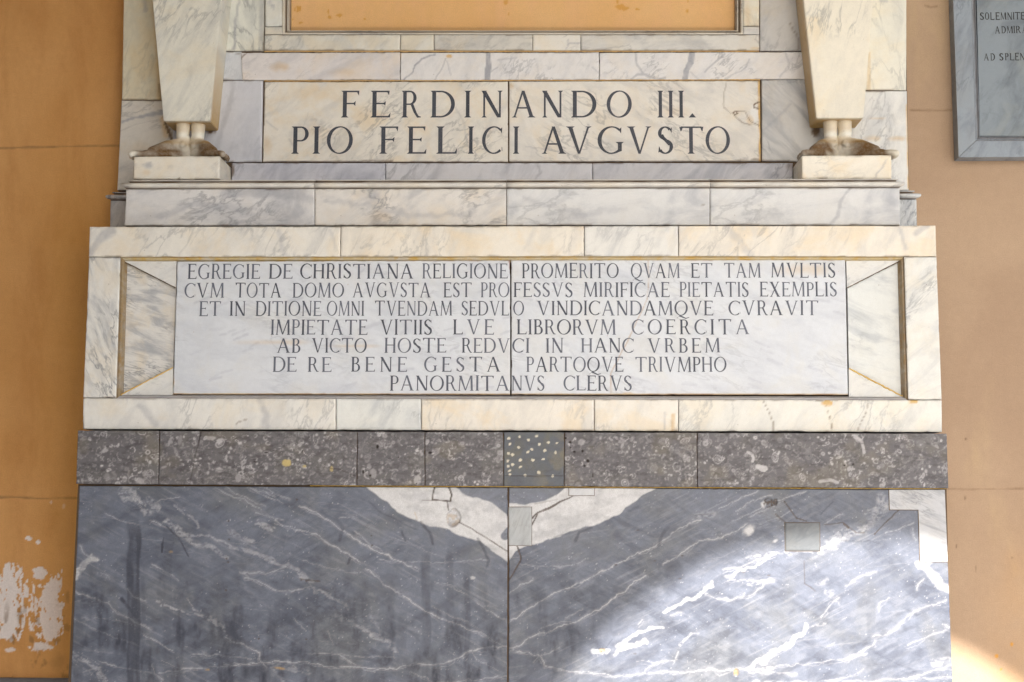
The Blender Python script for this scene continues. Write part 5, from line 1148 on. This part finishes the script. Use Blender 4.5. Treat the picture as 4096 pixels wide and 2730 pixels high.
for i in range(5):
    (a0, a1), (b0, b1) = fx[i], fx[i+1]
    slab('frame_rail', [(a0, 139), (b0, 139), (b1, 202), (a1, 202)], D_FR, frm[i], pan, depth=.04, seed=100+i, paint=vein_paint(*([(2, 'b', 3020, 195, 22, 8, .5, .9)] if i == 4 else []), *([(1, 'l', [(2268, 150), (2275, 180), (2262, 200)], 2, 2, .6), (1, 'l', [(2275, 172), (2320, 175)], 2, 2, .5)] if i == 3 else [])))
slab('frame_rail', [(1060, 108), (1129, 108), (1129, 139), (1059, 139)], D_FR, frm[0], pan, depth=.04, gap=0.0006, seed=106)
slab('frame_rail', [(2972, 106), (3038, 106), (3038, 139), (2972, 139)], D_FR, frm[4], pan, depth=.04, gap=0.0006, seed=107)
slab('frame_stile', [(1066, -900), (1135, -900), (1129, 107), (1060, 107)], D_FR, cw(57, 90, .3, .4, .2, (.95, .97, .96)), pan, depth=.04, seed=108, step=.0075, paint=vein_paint((1, 'l', [(1092, 22), (1095, 35)], 7, 4, .6), (1, 'b', 1078, 10, 12, 14, .4, .8)))
slab('frame_stile', [(2970, -900), (3036, -900), (3038, 105), (2972, 105)], D_FR, cw(58, 90, .2, .2, .6, (1.0, .97, .88)), pan, depth=.04, seed=109, step=.0075, paint=vein_paint((2, 'b', 2990, 60, 18, 60, .35, .9)))
# moulding, U shaped: flat fillet, hollow, quirk, inner bead - sweep keeps the section to the right of the path
mprof = [(-0.002, D_FR-.004), (0.0, D_FR-.003), (0.0005, D_FR+.001), (0.005, D_FR+.001), (0.008, D_FR-.003), (0.0095, D_FR-.010), (.012, D_FR-.016), (.0145, D_FR-.018), (.0155, D_FR-.012), (.0185, D_FR-.0125), (.0195, D_FR-.022), (.0225, D_FR-.024), (.0235, D_FR-.030), (.0245, D_FR-.045)]
m_fm = white(61, 0, .4, .5, .4, (.90, .87, .80)); 
pth = [W(1135, -900, D_FR), W(1129, 139, D_FR), W(2972, 139, D_FR), W(2970, -900, D_FR)]
sweep('frame_moulding', pth, mprof, m_fm, pan, gr=[.8, .8, .15, .05, .2, .75, .85, .6, .1, .15, .6, .5, .9, .9])
# (path runs down, right, up: its left side is the inside of the panel)

# ------------------------------------------------------------------ herms: tapered shaft over bare stone feet on a block
def lum(name, segs, parent, mat, loc, mirror=False, voxel=0.0022, mask_fn=None):
    bm = bmesh.new()
    for p0, r0, p1, r1 in segs:
        p0, p1 = Vector(p0), Vector(p1); L_ = (p1-p0).length; n = max(2, int(L_/(min(r0, r1)*.35))+1)
        for i in range(n):
            t = i/(n-1); p = p0.lerp(p1, t); r = r0*(1-t)+r1*t
            bmesh.ops.create_icosphere(bm, subdivisions=3 if r > .015 else 2, radius=r, matrix=Matrix.Translation(p))
    if mirror:
        for v_ in bm.verts: v_.co.x = -v_.co.x
        bmesh.ops.reverse_faces(bm, faces=bm.faces[:])
    me = bpy.data.meshes.new('tmp'); bm.to_mesh(me); bm.free()
    o = bpy.data.objects.new('tmp', me); COL.objects.link(o)
    md = o.modifiers.new('r', 'REMESH'); md.mode = 'VOXEL'; md.voxel_size = voxel; md.use_smooth_shade = True
    sm = o.modifiers.new('s', 'SMOOTH'); sm.iterations = 3; sm.factor = .5
    dg = bpy.context.evaluated_depsgraph_get(); dg.update()
    m2 = bpy.data.meshes.new_from_object(o.evaluated_get(dg)); m2.name = name
    bpy.data.objects.remove(o, do_unlink=True)
    n = len(m2.vertices); co = np.zeros(n*3, np.float32); m2.vertices.foreach_get('co', co); co = co.reshape(-1, 3)
    mk = np.zeros((n, 4), np.float32)
    if mask_fn is not None: mask_fn(co, mk)
    at = m2.attributes.new('mask', 'FLOAT_COLOR', 'POINT'); at.data.foreach_set('color', mk.ravel())
    for p in m2.polygons: p.use_smooth = True
    m2.materials.clear()
    return linked(name, m2, parent, mat, loc)

def foot_segs(yaw, medial=1.0, L=1.0):
    """segments of a foot; heel near the origin, toes along the direction yaw (0 = +x, -90 = to the viewer); medial = side of the big toe"""
    c_, s_ = math.cos(math.radians(yaw)), math.sin(math.radians(yaw))
    def T_(x, y, z):
        y = y*medial; x = x*L
        return (x*c_-y*s_, x*s_+y*c_, z)
    S = []
    a = lambda x0, y0, z0, r0, x1, y1, z1, r1: S.append((T_(x0, y0, z0), r0, T_(x1, y1, z1), r1))
    a(.040, 0, .050, .0240, .037, 0, .086, .0205); a(.037, 0, .086, .0205, .034, 0, .150, .0262)          # shin
    a(.030, 0, .085, .022, .020, 0, .040, .021)            # tendon
    a(.018, 0, .024, .026, .045, 0, .030, .027)            # heel
    a(.045, 0, .062, .0265, .085, .004, .052, .0245)         # instep
    a(.085, .006, .052, .0245, .135, .010, .030, .019)
    a(.060, -.010, .035, .024, .130, -.014, .020, .016)
    a(.050, .006, .030, .024, .140, .018, .019, .017)
    a(.135, .020, .018, .0175, .160, .022, .016, .015)     # ball
    a(.120, -.026, .012, .013, .145, -.028, .011, .011)
    a(.040, .0205, .064, .0125, .044, .0205, .060, .012)      # inner ankle bone
    a(.036, -.021, .054, .011, .040, -.020, .050, .011)
    for x0, y0, x1, y1, r in ((.160, .024, .212, .021, .0118), (.158, .006, .208, .004, .0085), (.152, -.007, .199, -.010, .0080), (.146, -.019, .187, -.023, .0075), (.136, -.030, .170, -.035, .0072)):
        xm = (x0+x1)/2
        a(x0, y0, .015, r*1.02, xm+.006, (y0+y1)/2, .0155, r*.84); a(xm+.006, (y0+y1)/2, .0155, r*.84, x1-r*.6, y1, r*.95, r)
    return S

m_foot = stone('patinated_white_marble', (0.82, 0.79, 0.70), (0.70, 0.69, 0.66), (0.80, 0.70, 0.50), vein=.1, cloud=.35, warmth=.35, scale=14, seed=3,
               light=(.5, .55, .58), dark=(0.135, 0.068, 0.018), ochre=(0.46, 0.27, 0.05), rough=.38)
def foot_mask(co, mk):
    x, y, z = co[:, 0], co[:, 1], co[:, 2]
    n = fbm(x*60+9, z*60+y*40, 3, 4)
    n = fbm(x*26+9, z*26+y*20, 3, 3)
    t = ss(-.012, .008, z+.016*(n-.5))*(1-ss(.064, .084, z+.02*(n-.5)))
    rr = np.hypot(x, y); t = t*(1-ss(.172, .215, rr+.03*(n-.5))*.9)
    t = t*(.35+.65*ss(.035, .095, rr+.05*(n-.5)))
    mk[:, 1] = np.clip(t*(.93+.55*(n-.5)), 0, .96)                        # brown patina over the instep
    mk[:, 2] = np.maximum(ss(.098, .118, z+.01*(n-.5))*.35, ss(.055, .066, z)*(1-ss(.08, .095, z))*.35)
    mk[:, 0] = .35*(1-ss(.010, .024, z))*ss(.5, .7, fbm(x*30, z*30+y*30, 8, 3))

D_BLK, D_SH = 0.285, 0.225
def herm(side):
    L = side == 'left'
    if L:
        blk = [(535, 627), (879, 625), (879, 717), (532, 718)]
        sh = [(536, -800), (968, -800), (838, 484), (654, 484)]
        ank = (722, 790); lab = 'left tapered marble herm shaft on two bare stone feet, long foot pointing left'
        mb = white(71, 30, .3, .25, .4, (1.06, 1.03, .98), crack=(.2, .15, .1)); ms = white(72, 60, .4, .5, .35, (1.0, .99, .93), stretch=4, scale=4)
    else:
        blk = [(3207, 623), (3566, 621), (3567, 716), (3208, 717)]
        sh = [(3126, -800), (3557, -800), (3454, 472), (3267, 473)]
        ank = (3322, 3388); lab = 'right tapered marble herm shaft on two bare stone feet, long foot pointing right'
        mb = white(73, 20, .2, .15, .6, (1.10, 1.05, .96)); ms = white(74, 75, .5, .25, .6, (1.08, 1.03, .92), stretch=4, scale=4)
    xw0, zt = W(blk[0][0], blk[0][1], D_BLK); xw1, _ = W(blk[1][0], blk[1][1], D_BLK); _, zbk = W(blk[3][0], blk[3][1], D_BLK)
    zt = float(zt)
    t = thing('herm_statue', lab, 'statue', (float(xw0+xw1)/2, -D_BLK, float(zbk)), 'pair of herms standing on the ledge')
    # block, its inner back top corner cut off
    o = slab('plinth_block', blk, D_BLK, mb, t, depth=D_BLK-D_CL-.004, gap=0.0, bev=.003, step=.006, seed=110 if L else 111,
             paint=vein_paint(*([(1, 'b', 592, 662, 22, 14, .6, .8), (1, 'l', [(570, 660), (600, 650)], 4, 5, .4), (2, 'b', 585, 690, 20, 14, .3, .9), (3, 'b', 715, 716, 8, 4, .7, .5), (1, 'b', 680, 668, 14, 6, .35, .8)] if L else [(1, 'l', [(3545, 640), (3530, 670), (3505, 695), (3500, 715)], 3, 4, .45, 3), (3, 'b', 3448, 628, 5, 4, .9, .3), (3, 'b', 3456, 626, 4, 2, .8, .3)])))
    prism_top = boxm('plinth_top', float(xw0)+.0035, float(xw1)-.0035, -D_BLK+.0035, -D_CL-.004, zt-.012, zt-.0008, mb, t, bev=0)
    # shaft: front face tapering down, sides back to the cladding
    q = [W(x, y, D_SH) for x, y in sh]
    bm = bmesh.new(); f0 = [bm.verts.new((x, -D_SH, z)) for x, z in q]; f1 = [bm.verts.new((x, -D_CL-.002, z)) for x, z in q]
    bm.faces.new(f0[::-1]);
    for i in range(4): bm.faces.new((f0[i], f0[(i+1) % 4], f1[(i+1) % 4], f1[i]))
    bmesh.ops.recalc_face_normals(bm, faces=bm.faces)
    bmesh.ops.subdivide_edges(bm, edges=bm.edges[:], cuts=3, use_grid_fill=True)
    bmesh.ops.bevel(bm, geom=[e for e in bm.edges if len(e.link_faces) == 2 and e.calc_face_angle(0) > .5], offset=.0022, segments=2, affect='EDGES')
    cx_ = (q[2][0]+q[3][0])/2; cz_ = q[2][1]
    for v_ in bm.verts: v_.co -= Vector((float(cx_), 0, float(cz_)))
    me = bpy.data.meshes.new('shaft'); bm.to_mesh(me); bm.free()
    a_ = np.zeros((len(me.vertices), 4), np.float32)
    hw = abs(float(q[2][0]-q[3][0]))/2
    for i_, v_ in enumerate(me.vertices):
        if v_.co.z < .004 and v_.co.y > -D_SH+.004: a_[i_] = (0, 0, .85, .25)  # underside: warm bounce light put into the colour as ochre
        elif v_.co.y > -D_SH+.004 and (v_.co.x < 0) and not L: a_[i_] = (0, 0, .62, .12)  # right herm's inner side: its shade put into the colour
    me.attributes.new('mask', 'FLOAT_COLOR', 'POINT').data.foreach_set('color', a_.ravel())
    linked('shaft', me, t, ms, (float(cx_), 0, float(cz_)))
    # feet, mirrored for the other herm
    zs = zt+.0005
    za = -1.0 if not L else 1.0
    xa, _ = W(ank[0], 560, .20); xb, _ = W(ank[1], 560, .20)
    outer, inner = (float(xa), float(xb)) if L else (float(xb), float(xa))
    hs = math.radians
    # outer foot: turned well outwards; inner foot: turned outwards and forwards
    def place(x, segs, mir):
        c0 = [(.038*math.cos(hs(segs[0])), .038*math.sin(hs(segs[0])))]
        S = foot_segs(segs[0], segs[1], segs[2])
        xm = -c0[0][0] if not mir else c0[0][0]
        return S, (x+xm, -.176-c0[0][1], zs)
    S, lc = place(outer, (180+25, 1.0, 1.02), not L); lum('foot', S, t, m_foot, lc, mirror=not L, mask_fn=foot_mask)
    S, lc = place(inner, (-34, -1.0, 0.86), not L); lum('foot', S, t, m_foot, lc, mirror=not L, mask_fn=foot_mask)
    return t
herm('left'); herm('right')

# ------------------------------------------------------------------ right wall plaque
D_PQ = 0.055
pq = thing('wall_plaque', 'grey marble plaque with black letters on the right wall, cut by the picture edge', 'plaque', (1.9, -D_PQ, 3.0))
mg = stone('grey_plaque_marble', (0.27, 0.31, 0.36), (0.17, 0.195, 0.235), (0.26, 0.27, 0.27), ang=70, stretch=3, vein=.5, cloud=.8, warmth=.3, scale=7, seed=4)
mg2 = stone('grey_plaque_marble', (0.23, 0.27, 0.31), (0.13, 0.155, 0.185), (0.27, 0.29, 0.27), ang=60, stretch=2, vein=.4, cloud=.9, warmth=.5, scale=5, seed=8)
XE = 5400
def bevq(q, nm, lb, sd, mt): return prism(nm, q, D_PQ, mt, pq, depth=.055, bev=.0015, label=lb)
bevq([(3781, -900), (3856, -900), (3903, 564), (3835, 629)], 'frame_stile', None, 1, mg)
bevq([(3904, 565), (XE, 559), (XE, 622), (3836, 630)], 'frame_rail', None, 2, mg)
prism('text_panel', [(3885, -900), (XE, -900), (XE, 548), (3920, 545)], D_PQ-.016, mg2, pq, depth=.02)
pprof = [(-.002, D_PQ-.003), (0, D_PQ-.002), (.002, D_PQ-.001), (.005, D_PQ-.002), (.006, D_PQ-.008), (.009, D_PQ-.012), (.013, D_PQ-.012), (.0145, D_PQ-.008), (.0165, D_PQ-.008), (.018, D_PQ-.02), (.0185, D_PQ-.04)]
sweep('frame_moulding', [W(3856, -900, D_PQ), W(3903, 564, D_PQ), W(XE, 559, D_PQ)], pprof, mg, pq, gr=[.6, .6, .1, .1, .5, .35, .3, .5, 0, .3, .7])
tp = [o for o in pq.children if o.name.startswith('text_panel')][0]
qp = lambda x: 3780+x/2.377
ST, TH = 0.20, 0.10        # painted letters of this plaque are bolder
for ch, a, b, y0_, y1_ in (('S', 332, 372, 51, 81), ('O', 380, 421, 51, 80), ('L', 430, 470, 51, 80), ('E', 480, 522, 51, 80), ('M', 528, 582, 51, 80), ('N', 592, 640, 51, 80), ('I', 645, 661, 50, 79), ('T', 664, 716, 50, 79), ('E', 720, 762, 50, 79),
                         ('A', 476, 524, 106, 135), ('D', 538, 580, 106, 134), ('M', 588, 644, 106, 134), ('I', 650, 668, 105, 133), ('R', 674, 722, 105, 133), ('A', 734, 782, 105, 133),
                         ('A', 370, 418, 215, 243), ('D', 434, 476, 215, 243), ('S', 517, 557, 214, 243), ('P', 570, 606, 214, 242), ('L', 617, 657, 214, 242), ('E', 665, 705, 213, 242), ('N', 713, 762, 213, 242)):
    letter(ch, qp(a), qp(b), y0_, y1_, D_PQ-.016, m_ink, tp)
